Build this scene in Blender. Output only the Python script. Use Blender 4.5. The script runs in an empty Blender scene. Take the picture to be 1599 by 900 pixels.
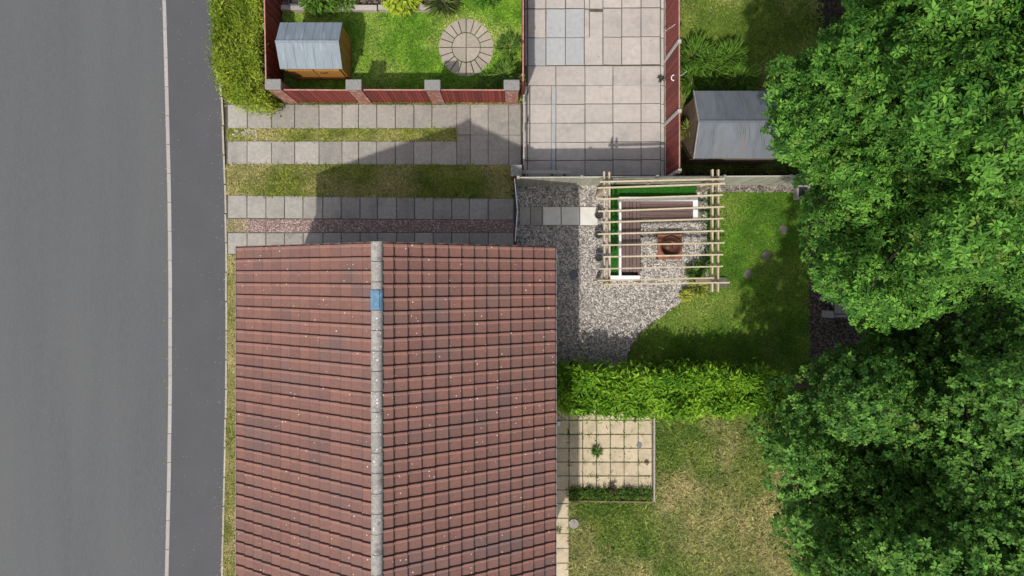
import bpy, math, random
import numpy as np
from mathutils import Vector, Matrix
random.seed(7)
RS = np.random.RandomState(11)
SC = bpy.context.scene
COL = SC.collection
rad = math.radians

# ------------------------------------------------------------------ camera, sky, sun, exposure
H = 21.32            # height of the drone above the gardens, metres
S = 50.0             # photograph pixels per metre at ground level
CX, CY = 800.0, 428.0
def P(px, py, z=0.0):
    """place seen at photo pixel (px,py) when it lies at height z"""
    k = (H - z) / H / S
    return Vector(((px - CX) * k, (CY - py) * k, z))

cam_d = bpy.data.cameras.new('camera'); cam = bpy.data.objects.new('camera', cam_d); COL.objects.link(cam)
cam.location = (0, 0, H); cam.rotation_euler = (0, 0, 0)
cam_d.sensor_width = 36; cam_d.lens = 24; cam_d.shift_y = -22.0 / 1599; cam_d.clip_end = 1000; cam_d.clip_start = .05
SC.camera = cam

SUN_DIR = Vector((0.25, 0.64, -1.0)).normalized()     # the way the light travels
w = bpy.data.worlds.new('World'); SC.world = w; w.use_nodes = True
nt = w.node_tree; bg = nt.nodes['Background']
sky = nt.nodes.new('ShaderNodeTexSky'); sky.sky_type = 'NISHITA'; sky.sun_disc = False
sky.sun_elevation = rad(55.5); sky.sun_rotation = math.atan2(-0.25, -0.64) % (2 * math.pi)
sky.air_density = 1.0; sky.dust_density = 2.5
hs = nt.nodes.new('ShaderNodeHueSaturation'); hs.inputs['Saturation'].default_value = .55
nt.links.new(sky.outputs[0], hs.inputs['Color']); nt.links.new(hs.outputs[0], bg.inputs[0]); bg.inputs[1].default_value = 0.15
sl = bpy.data.lights.new('sun', 'SUN'); so = bpy.data.objects.new('sun', sl); COL.objects.link(so)
sl.energy = 2.85; sl.angle = rad(1.0); sl.color = (1.0, .95, .88)
so.rotation_euler = SUN_DIR.to_track_quat('-Z', 'Y').to_euler(); so.location = (-8, -20, 30)
SC.view_settings.view_transform = 'Standard'; SC.view_settings.look = 'None'
SC.view_settings.exposure = 0.36; SC.view_settings.gamma = 1.0

# ------------------------------------------------------------------ materials
MATS = {}
def pmat(name, c1, c2=None, scale=6.0, rough=.85, bump=.25, bscale=None, rnd=0.0, c3=None, s3=1.0, a3=(.55, .7),
         speck=None, vcol=None, trans=0.0, spec=.3, metal=0.0, stretch=None, bdist=.01):
    """procedural material: two-tone fractal noise, larger patches c3, specks, per-object tone, fine relief"""
    m = bpy.data.materials.new(name); m.use_nodes = True; n = m.node_tree.nodes; l = m.node_tree.links
    bs = n['Principled BSDF']; bs.inputs['Roughness'].default_value = rough
    bs.inputs['Specular IOR Level'].default_value = spec; bs.inputs['Metallic'].default_value = metal
    geo = n.new('ShaderNodeNewGeometry'); pos = geo.outputs['Position']
    if stretch:
        mp = n.new('ShaderNodeMapping'); mp.inputs['Scale'].default_value = stretch
        l.new(pos, mp.inputs['Vector']); pos = mp.outputs[0]
    def noise(sc, det=6, r=.6, p=pos):
        t = n.new('ShaderNodeTexNoise'); t.inputs['Scale'].default_value = sc; t.inputs['Detail'].default_value = det
        t.inputs['Roughness'].default_value = r; l.new(p, t.inputs['Vector']); return t.outputs['Fac']
    def ramp(f, a, b):
        t = n.new('ShaderNodeMapRange'); t.inputs['From Min'].default_value = a; t.inputs['From Max'].default_value = b
        l.new(f, t.inputs['Value']); return t.outputs[0]
    def mix(f, a, b, mode='MIX'):
        t = n.new('ShaderNodeMix'); t.data_type = 'RGBA'; t.blend_type = mode
        for s, v in ((0, f), (6, a), (7, b)):
            if isinstance(v, (int, float)): t.inputs[s].default_value = v
            elif isinstance(v, tuple): t.inputs[s].default_value = (*v, 1)
            else: l.new(v, t.inputs[s])
        return t.outputs[2]
    c2 = c2 or tuple(x * .7 for x in c1)
    if vcol:
        a = n.new('ShaderNodeAttribute'); a.attribute_name = vcol; c = a.outputs['Color']
    else:
        c = mix(ramp(noise(scale), .3, .7), c1, c2)
    if c3: c = mix(ramp(noise(s3, 4), *a3), c, c3)
    if speck:
        sc_, thr, col_ = speck
        v = n.new('ShaderNodeTexVoronoi'); v.inputs['Scale'].default_value = sc_; l.new(geo.outputs['Position'], v.inputs['Vector'])
        cr = n.new('ShaderNodeSeparateColor'); l.new(v.outputs['Color'], cr.inputs[0])
        m1 = n.new('ShaderNodeMath'); m1.operation = 'MULTIPLY'; l.new(cr.outputs[0], m1.inputs[0]); m1.inputs[1].default_value = thr
        m2 = n.new('ShaderNodeMath'); m2.operation = 'LESS_THAN'; l.new(v.outputs['Distance'], m2.inputs[0]); l.new(m1.outputs[0], m2.inputs[1])
        m3 = n.new('ShaderNodeMath'); m3.operation = 'GREATER_THAN'; l.new(cr.outputs[1], m3.inputs[0]); m3.inputs[1].default_value = .35
        m4 = n.new('ShaderNodeMath'); m4.operation = 'MULTIPLY'; l.new(m2.outputs[0], m4.inputs[0]); l.new(m3.outputs[0], m4.inputs[1])
        c = mix(m4.outputs[0], c, col_)
    if rnd:
        oi = n.new('ShaderNodeObjectInfo')
        mr = n.new('ShaderNodeMapRange'); mr.inputs['To Min'].default_value = 1 - rnd; mr.inputs['To Max'].default_value = 1 + rnd
        l.new(oi.outputs['Random'], mr.inputs['Value'])
        cc = n.new('ShaderNodeCombineColor')
        for k in range(3): l.new(mr.outputs[0], cc.inputs[k])
        c = mix(1.0, c, cc.outputs[0], 'MULTIPLY')
    l.new(c, bs.inputs['Base Color'])
    if bump:
        b = n.new('ShaderNodeBump'); b.inputs['Strength'].default_value = bump; b.inputs['Distance'].default_value = bdist
        l.new(noise(bscale or scale * 8, 5), b.inputs['Height']); l.new(b.outputs[0], bs.inputs['Normal'])
    if trans:
        tr = n.new('ShaderNodeBsdfTranslucent'); l.new(c, tr.inputs['Color'])
        ms = n.new('ShaderNodeMixShader'); ms.inputs[0].default_value = trans
        l.new(bs.outputs[0], ms.inputs[1]); l.new(tr.outputs[0], ms.inputs[2]); l.new(ms.outputs[0], n['Material Output'].inputs[0])
    MATS[name] = m
    return m

M_road = pmat('road_asphalt', (.092, .096, .098), (.072, .075, .077), scale=38, bump=.5, bscale=160, c3=(.098, .099, .098), s3=.7, a3=(.35, .75), stretch=(1, .10, 1),
              speck=(40, .25, (.19, .19, .18)))
M_path = pmat('footway_asphalt', (.080, .081, .086), (.060, .061, .065), scale=45, bump=.6, bscale=200, c3=(.080, .081, .084), s3=.9, a3=(.35, .8), speck=(12, .10, (.34, .34, .33)))
M_kerb = pmat('kerb_concrete', (.36, .335, .315), (.27, .25, .235), scale=14, rnd=.05)
M_edge = pmat('edging_concrete', (.40, .36, .29), (.26, .24, .18), scale=12, rnd=.12)
M_slab = pmat('grey_slab', (.325, .300, .262), (.235, .217, .190), scale=11, bump=.35, bscale=90, rnd=.15, c3=(.21, .20, .18), s3=2.0, a3=(.5, .75), speck=(26, .2, (.12, .11, .09)))
M_pale = pmat('pale_slab', (.425, .385, .350), (.35, .315, .285), scale=7, bump=.25, bscale=90, rnd=.07, c3=(.27, .26, .245), s3=1.6, a3=(.5, .85), speck=(22, .13, (.25, .23, .21)))
M_blue = pmat('bluish_slab', (.375, .375, .37), (.31, .32, .325), scale=7, bump=.25, bscale=90, rnd=.06)
M_yell = pmat('buff_slab', (.52, .435, .30), (.42, .35, .235), scale=8, bump=.25, bscale=90, rnd=.07, c3=(.30, .25, .165), s3=2.6, a3=(.5, .8), speck=(15, .2, (.2, .17, .10)))
M_white = pmat('white_stone_slab', (.62, .60, .55), (.52, .50, .45), scale=4, bump=.15, rnd=.05)
M_round = pmat('circle_stone', (.355, .305, .245), (.27, .235, .19), scale=11, bump=.4, bscale=90, rnd=.10, c3=(.30, .27, .24), s3=2.5)
M_joint = pmat('joint_sand', (.10, .092, .07), (.055, .06, .03), scale=10)
M_soil = pmat('soil', (.085, .062, .045), (.045, .034, .026), scale=12, bump=1, bscale=40, bdist=.04)
M_ground = pmat('meadow', (.09, .12, .035), (.06, .085, .025), scale=.6, bump=.5, c3=(.14, .13, .06), s3=.2)
M_turf_bed = pmat('turf_soil', (.10, .15, .025), (.07, .10, .02), scale=14, bump=1, bscale=60, bdist=.03)
M_dry_bed = pmat('dry_turf_soil', (.17, .16, .06), (.12, .12, .04), scale=6, bump=1, bscale=60, bdist=.03)
M_gravel_bed = pmat('gravel_bed', (.30, .27, .24), (.16, .145, .13), scale=30, bump=1, bscale=60, bdist=.02)
M_pink_bed = pmat('pink_gravel_bed', (.27, .20, .17), (.16, .11, .10), scale=30, bump=1, bscale=60, bdist=.02)
M_v = pmat('stones', (1, 1, 1), vcol='tint', bump=.2, bscale=120)
M_leaf = pmat('leaf', (1, 1, 1), vcol='tint', bump=0, rough=.5, trans=.25, spec=.12)
M_grass = pmat('grass_blade', (1, 1, 1), vcol='tint', bump=0, rough=.8, trans=.25, spec=.03)
M_dark = pmat('inner_twigs', (.02, .028, .012), (.012, .016, .008), scale=5, bump=.5)
M_bark = pmat('bark', (.16, .13, .10), (.08, .065, .05), scale=14, bump=1, bscale=40, bdist=.03)
M_redf = pmat('red_stained_timber', (.21, .038, .030), (.145, .026, .022), scale=10, rough=.6, bump=.3, rnd=.30, stretch=(6, 6, 1), c3=(.27, .085, .065), s3=3, a3=(.62, .85))
M_redtrim = pmat('faded_red_rail', (.42, .25, .20), (.30, .13, .10), scale=9, rnd=.05)
M_greenf = pmat('weathered_fence_timber', (.36, .36, .29), (.25, .26, .20), scale=8, rnd=.16, bump=.4, stretch=(5, 5, 1), c3=(.26, .22, .16), s3=2.4)
M_post = pmat('concrete_post', (.45, .41, .37), (.34, .31, .28), scale=12, rnd=.05)
M_beam = pmat('pergola_timber', (.52, .44, .31), (.38, .31, .21), scale=9, rnd=.08, bump=.3, c3=(.40, .37, .20), s3=2)
M_cap = pmat('pier_cap', (.30, .29, .27), (.15, .15, .14), scale=16, bump=1, bscale=30, bdist=.02, stretch=(3, .6, 1))
M_brick = pmat('red_brick', (.30, .12, .09), (.22, .10, .08), scale=9, rnd=.0, c3=(.36, .27, .22), s3=7, a3=(.5, .65))
M_mortar = pmat('mortar', (.36, .33, .28), scale=12)
M_felt = pmat('blue_grey_roof_felt', (.20, .235, .26), (.16, .19, .215), scale=3, rough=.7, bump=.25, rnd=.04, c3=(.25, .285, .31), s3=2.0, stretch=(5, .7, 1), speck=(8, .12, (.10, .11, .12)))
M_felt2 = pmat('grey_roof_felt', (.135, .15, .165), (.10, .112, .128), scale=3, rough=.75, bump=.3, rnd=.10, c3=(.13, .13, .13), s3=1.2, stretch=(3, .7, 1))
M_shed = pmat('golden_shed_timber', (.38, .19, .045), (.27, .13, .03), scale=7, rough=.6, rnd=.12, stretch=(5, 5, 1))
M_shed2 = pmat('brown_shed_timber', (.22, .16, .10), (.15, .10, .065), scale=7, rnd=.16, stretch=(5, 5, 1))
M_frame = pmat('white_paint', (.78, .77, .74), (.70, .69, .66), scale=6, bump=.1, rough=.5)
M_deck = pmat('brown_decking', (.150, .095, .085), (.115, .072, .066), scale=9, rnd=.14, bump=.4, rough=.6)
M_terra = pmat('terracotta', (.27, .105, .06), (.20, .075, .045), scale=9, rough=.7, c3=(.18, .06, .04), s3=5)
M_terra_d = pmat('dark_terracotta', (.13, .052, .034), (.08, .034, .024), scale=9, rough=.45)
M_black = pmat('black_plastic', (.022, .022, .025), (.016, .016, .018), scale=6, bump=0, rough=.4)
M_grey = pmat('grey_plastic', (.17, .175, .18), (.13, .135, .14), scale=6, bump=.1, rough=.5)
M_pot = pmat('slate_pot', (.10, .115, .14), (.07, .08, .10), scale=9, rough=.5)
M_ridge = pmat('ridge_concrete', (.36, .335, .30), (.20, .187, .17), scale=22, bump=.5, bscale=90, rnd=.10, c3=(.15, .14, .125), s3=5, speck=(14, .28, (.66, .64, .58)))
M_vent = pmat('blue_ridge_vent', (.13, .24, .34), (.10, .19, .28), scale=5, rough=.35, c3=(.26, .38, .46), s3=6)
M_step = pmat('stepping_stone', (.125, .12, .095), (.08, .085, .06), scale=10, bump=.4)
M_wood = pmat('grey_bench_timber', (.30, .29, .27), (.20, .19, .18), scale=9, rnd=.1)
M_edgewood = pmat('weathered_sleeper', (.42, .38, .33), (.28, .25, .22), scale=9, rnd=.1, stretch=(1, 6, 1), bump=.5)
M_turf = pmat('artificial_turf_bed', (.03, .13, .012), (.02, .09, .01), scale=20)
M_glass = pmat('window_glass', (.05, .06, .07), bump=0, rough=.08, spec=.6)

# roof tiles: tone per tile from the tile's own place in the grid
PITCH = math.atan2(2.50, 4.015)
def tile_material():
    m = pmat('concrete_roof_tile', (.200, .098, .076), (.150, .076, .061), scale=13, rough=.8, bump=.5, bscale=70, c3=(.128, .084, .077), s3=1.0, a3=(.48, .78),
             speck=(8.5, .13, (.66, .58, .50)))
    n = m.node_tree.nodes; l = m.node_tree.links; bs = n['Principled BSDF']
    src = bs.inputs['Base Color'].links[0].from_socket
    geo = n.new('ShaderNodeNewGeometry'); sp = n.new('ShaderNodeSeparateXYZ'); l.new(geo.outputs['Position'], sp.inputs[0])
    def M(op, a, b=None):
        t = n.new('ShaderNodeMath'); t.operation = op
        for i, v in enumerate((a, b)):
            if v is None: continue
            if isinstance(v, (int, float)): t.inputs[i].default_value = v
            else: l.new(v, t.inputs[i])
        return t.outputs[0]
    dx = M('SUBTRACT', sp.outputs[0], xm); side = M('GREATER_THAN', dx, 0.0)
    u = M('MULTIPLY', M('SUBTRACT', M('ABSOLUTE', dx), .047), 1 / .2868)
    v = M('MULTIPLY', M('SUBTRACT', sp.outputs[1], ytop), 1 / .30)
    cb = n.new('ShaderNodeCombineXYZ'); l.new(M('ADD', M('FLOOR', u), M('MULTIPLY', side, 40.0)), cb.inputs[0]); l.new(M('FLOOR', v), cb.inputs[1])
    wn = n.new('ShaderNodeTexWhiteNoise'); wn.noise_dimensions = '2D'; l.new(cb.outputs[0], wn.inputs['Vector'])
    cr = n.new('ShaderNodeValToRGB'); l.new(wn.outputs['Value'], cr.inputs[0])
    e = cr.color_ramp.elements; e[0].color = (.86, .88, .90, 1); e[1].color = (1.08, 1.06, 1.04, 1)
    e2 = cr.color_ramp.elements.new(.5); e2.color = (1, 1, 1, 1); e3 = cr.color_ramp.elements.new(.15); e3.color = (.92, .93, .95, 1)
    # dirt and painted step shadow along each lap, painted sun on the raised roll
    fu = M('FRACT', u); dirt_shade = M('LESS_THAN', fu, .08); amt = M('ADD', .24, M('MULTIPLY', side, .46))
    k = M('SUBTRACT', 1.0, M('MULTIPLY', dirt_shade, amt))
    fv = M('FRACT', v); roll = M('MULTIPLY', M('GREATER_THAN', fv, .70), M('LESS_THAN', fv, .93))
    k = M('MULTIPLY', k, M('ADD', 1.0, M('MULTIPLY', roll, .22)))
    # shadow of the roll in the groove between tiles, painted dark
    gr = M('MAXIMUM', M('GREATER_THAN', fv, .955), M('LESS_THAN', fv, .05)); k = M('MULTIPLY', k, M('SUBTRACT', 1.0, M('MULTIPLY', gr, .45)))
    mx = n.new('ShaderNodeMix'); mx.data_type = 'RGBA'; mx.blend_type = 'MULTIPLY'; mx.inputs[0].default_value = 1
    l.new(src, mx.inputs[6]); l.new(cr.outputs[0], mx.inputs[7])
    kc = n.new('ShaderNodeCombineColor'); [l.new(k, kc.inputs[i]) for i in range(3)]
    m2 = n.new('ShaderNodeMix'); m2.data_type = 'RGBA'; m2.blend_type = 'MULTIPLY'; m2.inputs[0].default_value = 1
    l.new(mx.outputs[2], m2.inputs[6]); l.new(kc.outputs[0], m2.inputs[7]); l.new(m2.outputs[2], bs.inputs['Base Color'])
    return m

# ------------------------------------------------------------------ object helpers
WP = {}     # world position of each object (nothing is rotated above part level)
def put(o, parent=None, loc=None, rot=None, scale=None):
    loc = Vector(loc) if loc is not None else Vector((0, 0, 0))
    COL.objects.link(o); WP[o.name] = loc
    if parent is not None:
        pl = WP[parent.name]; o.parent = parent; o.location = loc - pl
    else: o.location = loc
    if rot is not None: o.rotation_euler = rot
    if scale is not None: o.scale = scale
    return o
def tag(o, label=None, cat=None, group=None, kind=None):
    if label: o['label'] = label
    if cat: o['category'] = cat
    if group: o['group'] = group
    if kind: o['kind'] = kind
    return o
def thing(name, loc, label, cat, group=None):
    o = bpy.data.objects.new(name, None); o.empty_display_size = .1
    put(o, None, loc); return tag(o, label, cat, group)

class MB:
    """collects verts and faces; given in world coordinates, built relative to the object's own place"""
    def __init__(s): s.v = []; s.f = []
    def add(s, vs, fs):
        b = len(s.v); s.v += [tuple(v) for v in vs]; s.f += [tuple(b + i for i in f) for f in fs]; return s
    def box(s, x0, y0, z0, x1, y1, z1):
        if x0 > x1: x0, x1 = x1, x0
        if y0 > y1: y0, y1 = y1, y0
        return s.add([(x0, y0, z0), (x1, y0, z0), (x1, y1, z0), (x0, y1, z0), (x0, y0, z1), (x1, y0, z1), (x1, y1, z1), (x0, y1, z1)],
                     [(0, 3, 2, 1), (4, 5, 6, 7), (0, 1, 5, 4), (1, 2, 6, 5), (2, 3, 7, 6), (3, 0, 4, 7)])
    def bar(s, a, b, wd, ht, up=(0, 0, 1)):
        a = Vector(a); b = Vector(b); d = (b - a).normalized(); u = Vector(up)
        r = d.cross(u)
        if r.length < 1e-4: r = d.cross(Vector((0, 1, 0)))
        r.normalize(); u = r.cross(d).normalized(); r *= wd / 2; u *= ht / 2
        return s.add([a - r - u, a + r - u, a + r + u, a - r + u, b - r - u, b + r - u, b + r + u, b - r + u],
                     [(0, 1, 2, 3), (7, 6, 5, 4), (1, 0, 4, 5), (2, 1, 5, 6), (3, 2, 6, 7), (0, 3, 7, 4)])
    def tube(s, pts, rs, n=6, cap=True):
        pts = [Vector(p) for p in pts]; rings = []
        for i, p in enumerate(pts):
            d = (pts[min(i + 1, len(pts) - 1)] - pts[max(i - 1, 0)]).normalized()
            a = d.cross(Vector((.31, .2, .93))); 
            if a.length < .05: a = d.cross(Vector((1, 0, 0)))
            a.normalize(); b = d.cross(a); r = rs[i] if hasattr(rs, '__len__') else rs
            rings.append([p + (a * math.cos(t) + b * math.sin(t)) * r for t in [2 * math.pi * k / n for k in range(n)]])
        vs = [v for r in rings for v in r]; fs = []
        for i in range(len(pts) - 1):
            for k in range(n):
                k2 = (k + 1) % n; fs.append((i * n + k, i * n + k2, (i + 1) * n + k2, (i + 1) * n + k))
        if cap: fs.append(tuple(range(n - 1, -1, -1))); fs.append(tuple((len(pts) - 1) * n + k for k in range(n)))
        return s.add(vs, fs)
    def lathe(s, c, prof, n=20):
        c = Vector(c); vs = []; fs = []
        for r, z in prof: vs += [(c.x + r * math.cos(2 * math.pi * k / n), c.y + r * math.sin(2 * math.pi * k / n), c.z + z) for k in range(n)]
        for i in range(len(prof) - 1):
            for k in range(n): k2 = (k + 1) % n; fs.append((i * n + k, i * n + k2, (i + 1) * n + k2, (i + 1) * n + k))
        return s.add(vs, fs)
    def prism(s, poly, z0, z1):
        """poly: list of (x,y) counter-clockwise"""
        n = len(poly); A = sum(poly[i][0] * poly[(i + 1) % n][1] - poly[(i + 1) % n][0] * poly[i][1] for i in range(n))
        if A < 0: poly = poly[::-1]
        return s.add([(x, y, z0) for x, y in poly] + [(x, y, z1) for x, y in poly],
                     [tuple(range(n - 1, -1, -1)), tuple(range(n, 2 * n))] + [(i, (i + 1) % n, n + (i + 1) % n, n + i) for i in range(n)])
    def build(s, name, mat, parent=None, loc=None, bevel=0, smooth=False):
        if loc is None: loc = WP[parent.name] if parent is not None else Vector((0, 0, 0))
        loc = Vector(loc)
        me = bpy.data.meshes.new(name)
        me.from_pydata([(x - loc.x, y - loc.y, z - loc.z) for x, y, z in s.v], [], s.f)
        me.materials.append(mat)
        if smooth: me.shade_smooth()
        o = bpy.data.objects.new(name, me); put(o, parent, loc)
        if bevel:
            b = o.modifiers.new('bevel', 'BEVEL'); b.width = bevel; b.segments = 2; b.limit_method = 'ANGLE'
        return o

def npmesh(name, V, F, mat, cols=None, parent=None, kind=None, smooth=False):
    """big mesh from numpy arrays: V (n,3), F (m,k); cols (n,3)"""
    me = bpy.data.meshes.new(name); n, m, k = len(V), len(F), F.shape[1]
    me.vertices.add(n); me.vertices.foreach_set('co', np.asarray(V, np.float32).ravel())
    me.loops.add(m * k); me.loops.foreach_set('vertex_index', np.asarray(F, np.int32).ravel())
    me.polygons.add(m); me.polygons.foreach_set('loop_start', np.arange(0, m * k, k, dtype=np.int32))
    me.update(calc_edges=True)
    if cols is not None:
        a = me.color_attributes.new('tint', 'FLOAT_COLOR', 'POINT')
        a.data.foreach_set('color', np.concatenate([cols, np.ones((n, 1))], 1).astype(np.float32).ravel())
    me.materials.append(mat)
    if smooth: me.shade_smooth()
    o = bpy.data.objects.new(name, me)
    if parent is not None: V0 = WP[parent.name]; me.transform(Matrix.Translation(-V0)); put(o, parent, V0)
    else: put(o)
    if kind: o['kind'] = kind
    return o

# value noise in numpy
_G = RS.rand(64, 64)
def vnoise(x, y, sc):
    x = np.asarray(x) * sc + 100.3; y = np.asarray(y) * sc + 77.7
    i = np.floor(x).astype(int); j = np.floor(y).astype(int); fx = x - i; fy = y - j
    fx = fx * fx * (3 - 2 * fx); fy = fy * fy * (3 - 2 * fy)
    g = lambda a, b: _G[a % 64, b % 64]
    return (g(i, j) * (1 - fx) + g(i + 1, j) * fx) * (1 - fy) + (g(i, j + 1) * (1 - fx) + g(i + 1, j + 1) * fx) * fy
def fnoise(x, y, sc): return (vnoise(x, y, sc) * .55 + vnoise(x, y, sc * 2.3) * .3 + vnoise(x, y, sc * 5.1) * .15)
def inside(poly, X, Y):
    r = np.zeros(len(X), bool); n = len(poly); j = n - 1
    for i in range(n):
        xi, yi = poly[i]; xj, yj = poly[j]
        c = ((yi > Y) != (yj > Y)) & (X < (xj - xi) * (Y - yi) / (yj - yi + 1e-12) + xi)
        r ^= c; j = i
    return r
def pp(pts, z=0): return [tuple(P(a, b, z)[:2]) for a, b in pts]
def scatter_pts(poly, dens, holes=()):
    xs = [p[0] for p in poly]; ys = [p[1] for p in poly]
    n = int((max(xs) - min(xs)) * (max(ys) - min(ys)) * dens)
    X = RS.uniform(min(xs), max(xs), n); Y = RS.uniform(min(ys), max(ys), n)
    k = inside(poly, X, Y)
    for h in holes: k &= ~inside(h, X, Y)
    return X[k], Y[k]
def unit(a): return a / (np.linalg.norm(a, axis=1, keepdims=True) + 1e-9)
def leaves(C, D, N, L, W, col, fold=.15, shape=.5, droop=.0):
    """one pointed leaf per row: base C, direction D, up N; returns verts, tris, colours"""
    n = len(C); D = unit(D); R = unit(np.cross(D, N)); U = np.cross(R, D)
    L = L[:, None]; W = W[:, None]
    b = C; m = C + D * L * shape; t = C + D * L - U * L * droop
    r = m + R * W / 2 + U * W * fold; l_ = m - R * W / 2 + U * W * fold
    V = np.stack([b, r, t, l_], 1).reshape(-1, 3)
    i = np.arange(n)[:, None] * 4
    F = np.concatenate([i + np.array([[0, 1, 2]]), i + np.array([[0, 2, 3]])], 0)
    return V, F, np.repeat(col, 4, 0)
def cat3(parts):
    V = []; F = []; Cc = []; b = 0
    for v, f, c in parts: V.append(v); F.append(f + b); Cc.append(c); b += len(v)
    return np.concatenate(V), np.concatenate(F), np.concatenate(Cc)
def lerp(a, b, t): return np.asarray(a)[None] * (1 - t[:, None]) + np.asarray(b)[None] * t[:, None]

# ------------------------------------------------------------------ THE GROUND
ZG = -.14
g = MB().add([(-300, -300, ZG), (300, -300, ZG), (300, 300, ZG), (-300, 300, ZG)], [(0, 1, 2, 3)]).build('ground', M_ground); tag(g, kind='structure')
kx = [(-900, 200), (-300, 236), (0, 254), (100, 257), (200, 259.5), (300, 262), (450, 263.5), (600, 263.5), (750, 261.5), (900, 258), (1200, 246), (1800, 215)]
ex = [(-900, 280), (-300, 316), (0, 334), (100, 341), (170, 346.5), (300, 351), (400, 353), (600, 352.5), (750, 349.5), (900, 346), (1200, 334), (1800, 303)]
def interp(tb, y): return float(np.interp(y, [t[0] for t in tb], [t[1] for t in tb]))
ysamp = list(range(-900, 1801, 50))
def strip(fx0, fx1, z, zb=None):
    m = MB(); L_ = [P(fx0(y), y) for y in ysamp]; R_ = [P(fx1(y), y) for y in ysamp]
    n = len(ysamp)
    m.add([(p.x, p.y, z) for p in L_] + [(p.x, p.y, z) for p in R_], [(i + 1, n + i + 1, n + i, i) for i in range(n - 1)])
    if zb is not None:
        for Q in (L_, R_): m.add([(p.x, p.y, z) for p in Q] + [(p.x, p.y, zb) for p in Q], [(i, i + 1, n + i + 1, n + i) for i in range(n - 1)])
    return m
road = strip(lambda y: interp(kx, y) - 460, lambda y: interp(kx, y), -.10, ZG + .004).build('road', M_road); tag(road, kind='structure')
foot = strip(lambda y: interp(kx, y) + 5.5, lambda y: interp(ex, y), 0, ZG + .004).build('pavement', M_path); tag(foot, kind='structure')
plot = strip(lambda y: interp(ex, y) + 2.8, lambda y: 2300, -.035, ZG + .004).build('garden_soil', M_soil); tag(plot, kind='structure')
kerb = bpy.data.objects.new('kerb', None); put(kerb, None, P(260, 450)); tag(kerb, kind='structure')
y = -90.0
while y < 990:
    a, b = P(interp(kx, y), y), P(interp(kx, y + 45), y + 45)
    wv = 5.6 / S
    j = random.uniform(-.002, .002)
    MB().prism([(a.x + j, a.y - .006), (a.x + wv + j, a.y - .006), (b.x + wv + j, b.y + .006), (b.x + j, b.y + .006)], -.13, .004 + random.uniform(-.002, .002)).build('kerb_stone', M_kerb, kerb)
    y += 45.15
edging = bpy.data.objects.new('footway_edging', None); put(edging, None, P(351, 450)); tag(edging, kind='structure')
y = 60.0
while y < 990:
    a, b = P(interp(ex, y), y), P(interp(ex, y + 45), y + 45); j = random.uniform(-.01, .01)
    MB().prism([(a.x + j, a.y - .01), (a.x + .055 + j, a.y - .01), (b.x + .055 + j, b.y + .01), (b.x + j, b.y + .01)], -.1, .02).build('edging_stone', M_edge, edging)
    y += 45.7

def sheet(name, poly_px, z, mat):
    pts = pp(poly_px); n = len(pts)
    A = sum(pts[i][0] * pts[(i + 1) % n][1] - pts[(i + 1) % n][0] * pts[i][1] for i in range(n))
    if A < 0: pts = pts[::-1]
    o = MB().add([(x, y, z) for x, y in pts], [tuple(range(n))]).build(name, mat); return tag(o, kind='structure')

def slab(parent, x0, y0, x1, y1, mat, top=.018, gap=1.0, name='paving_slab', jit=.004):
    """one slab between photo pixels; own small tilt and slightly softened edge"""
    a = P(x0 + gap / 2, y1 - gap / 2); b = P(x1 - gap / 2, y0 + gap / 2); c = .012
    z = [top + random.uniform(-jit, jit) for _ in range(4)]
    q = [(a.x, a.y), (b.x, a.y), (b.x, b.y), (a.x, b.y)]
    q = [(x + random.uniform(-.004, .004), y_ + random.uniform(-.004, .004)) for x, y_ in q]
    s = [(1, 1), (-1, 1), (-1, -1), (1, -1)]
    vs = [(x, y_, -.03) for x, y_ in q] + [(x, y_, z[i] - c) for i, (x, y_) in enumerate(q)] + [(x + s[i][0] * c, y_ + s[i][1] * c, z[i]) for i, (x, y_) in enumerate(q)]
    fs = [(8, 9, 10, 11)] + [(i, (i + 1) % 4, 4 + (i + 1) % 4, 4 + i) for i in range(4)] + [(4 + i, 4 + (i + 1) % 4, 8 + (i + 1) % 4, 8 + i) for i in range(4)]
    m = MB(); m.add(vs, fs)
    return m.build(name, mat, parent, loc=((a.x + b.x) / 2, (a.y + b.y) / 2, 0))

# ---- grey driveway: four rows of slabs with turf and pink gravel between
sheet('driveway_bed', [(354, 160), (815, 160), (815, 400), (354, 400)], -.006, M_joint)
drive = bpy.data.objects.new('driveway', None); put(drive, None, P(580, 280)); tag(drive, kind='structure')
jA = [356, 387, 425, 461, 499, 535, 560.5, 589, 618, 647, 675, 714]
jC = [356, 386.5, 416, 445, 474, 505, 533.5, 563, 590, 620, 648, 677, 706, 733.5, 763, 803]
for i in range(len(jA) - 1):
    slab(drive, jA[i], 163, jA[i + 1], 201, M_slab)
    slab(drive, jA[i] + random.uniform(-.5, .5), 220.5, jA[i + 1], 257 + i * .1, M_slab)
for a, b in zip([714, 735, 763, 795], [735, 763, 795, 814]):
    slab(drive, a, 163, b, 211, M_slab, gap=.6); slab(drive, a, 211, b, 258.5, M_slab, gap=.6)
for i in range(len(jC) - 1):
    t = i / 14.0
    slab(drive, jC[i], 305 + 5 * t, jC[i + 1], 341 + 3 * t, M_slab)
    slab(drive, jC[i], 363.5, jC[i + 1], 397, M_slab)
for i in range(-2, 1): pass
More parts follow.
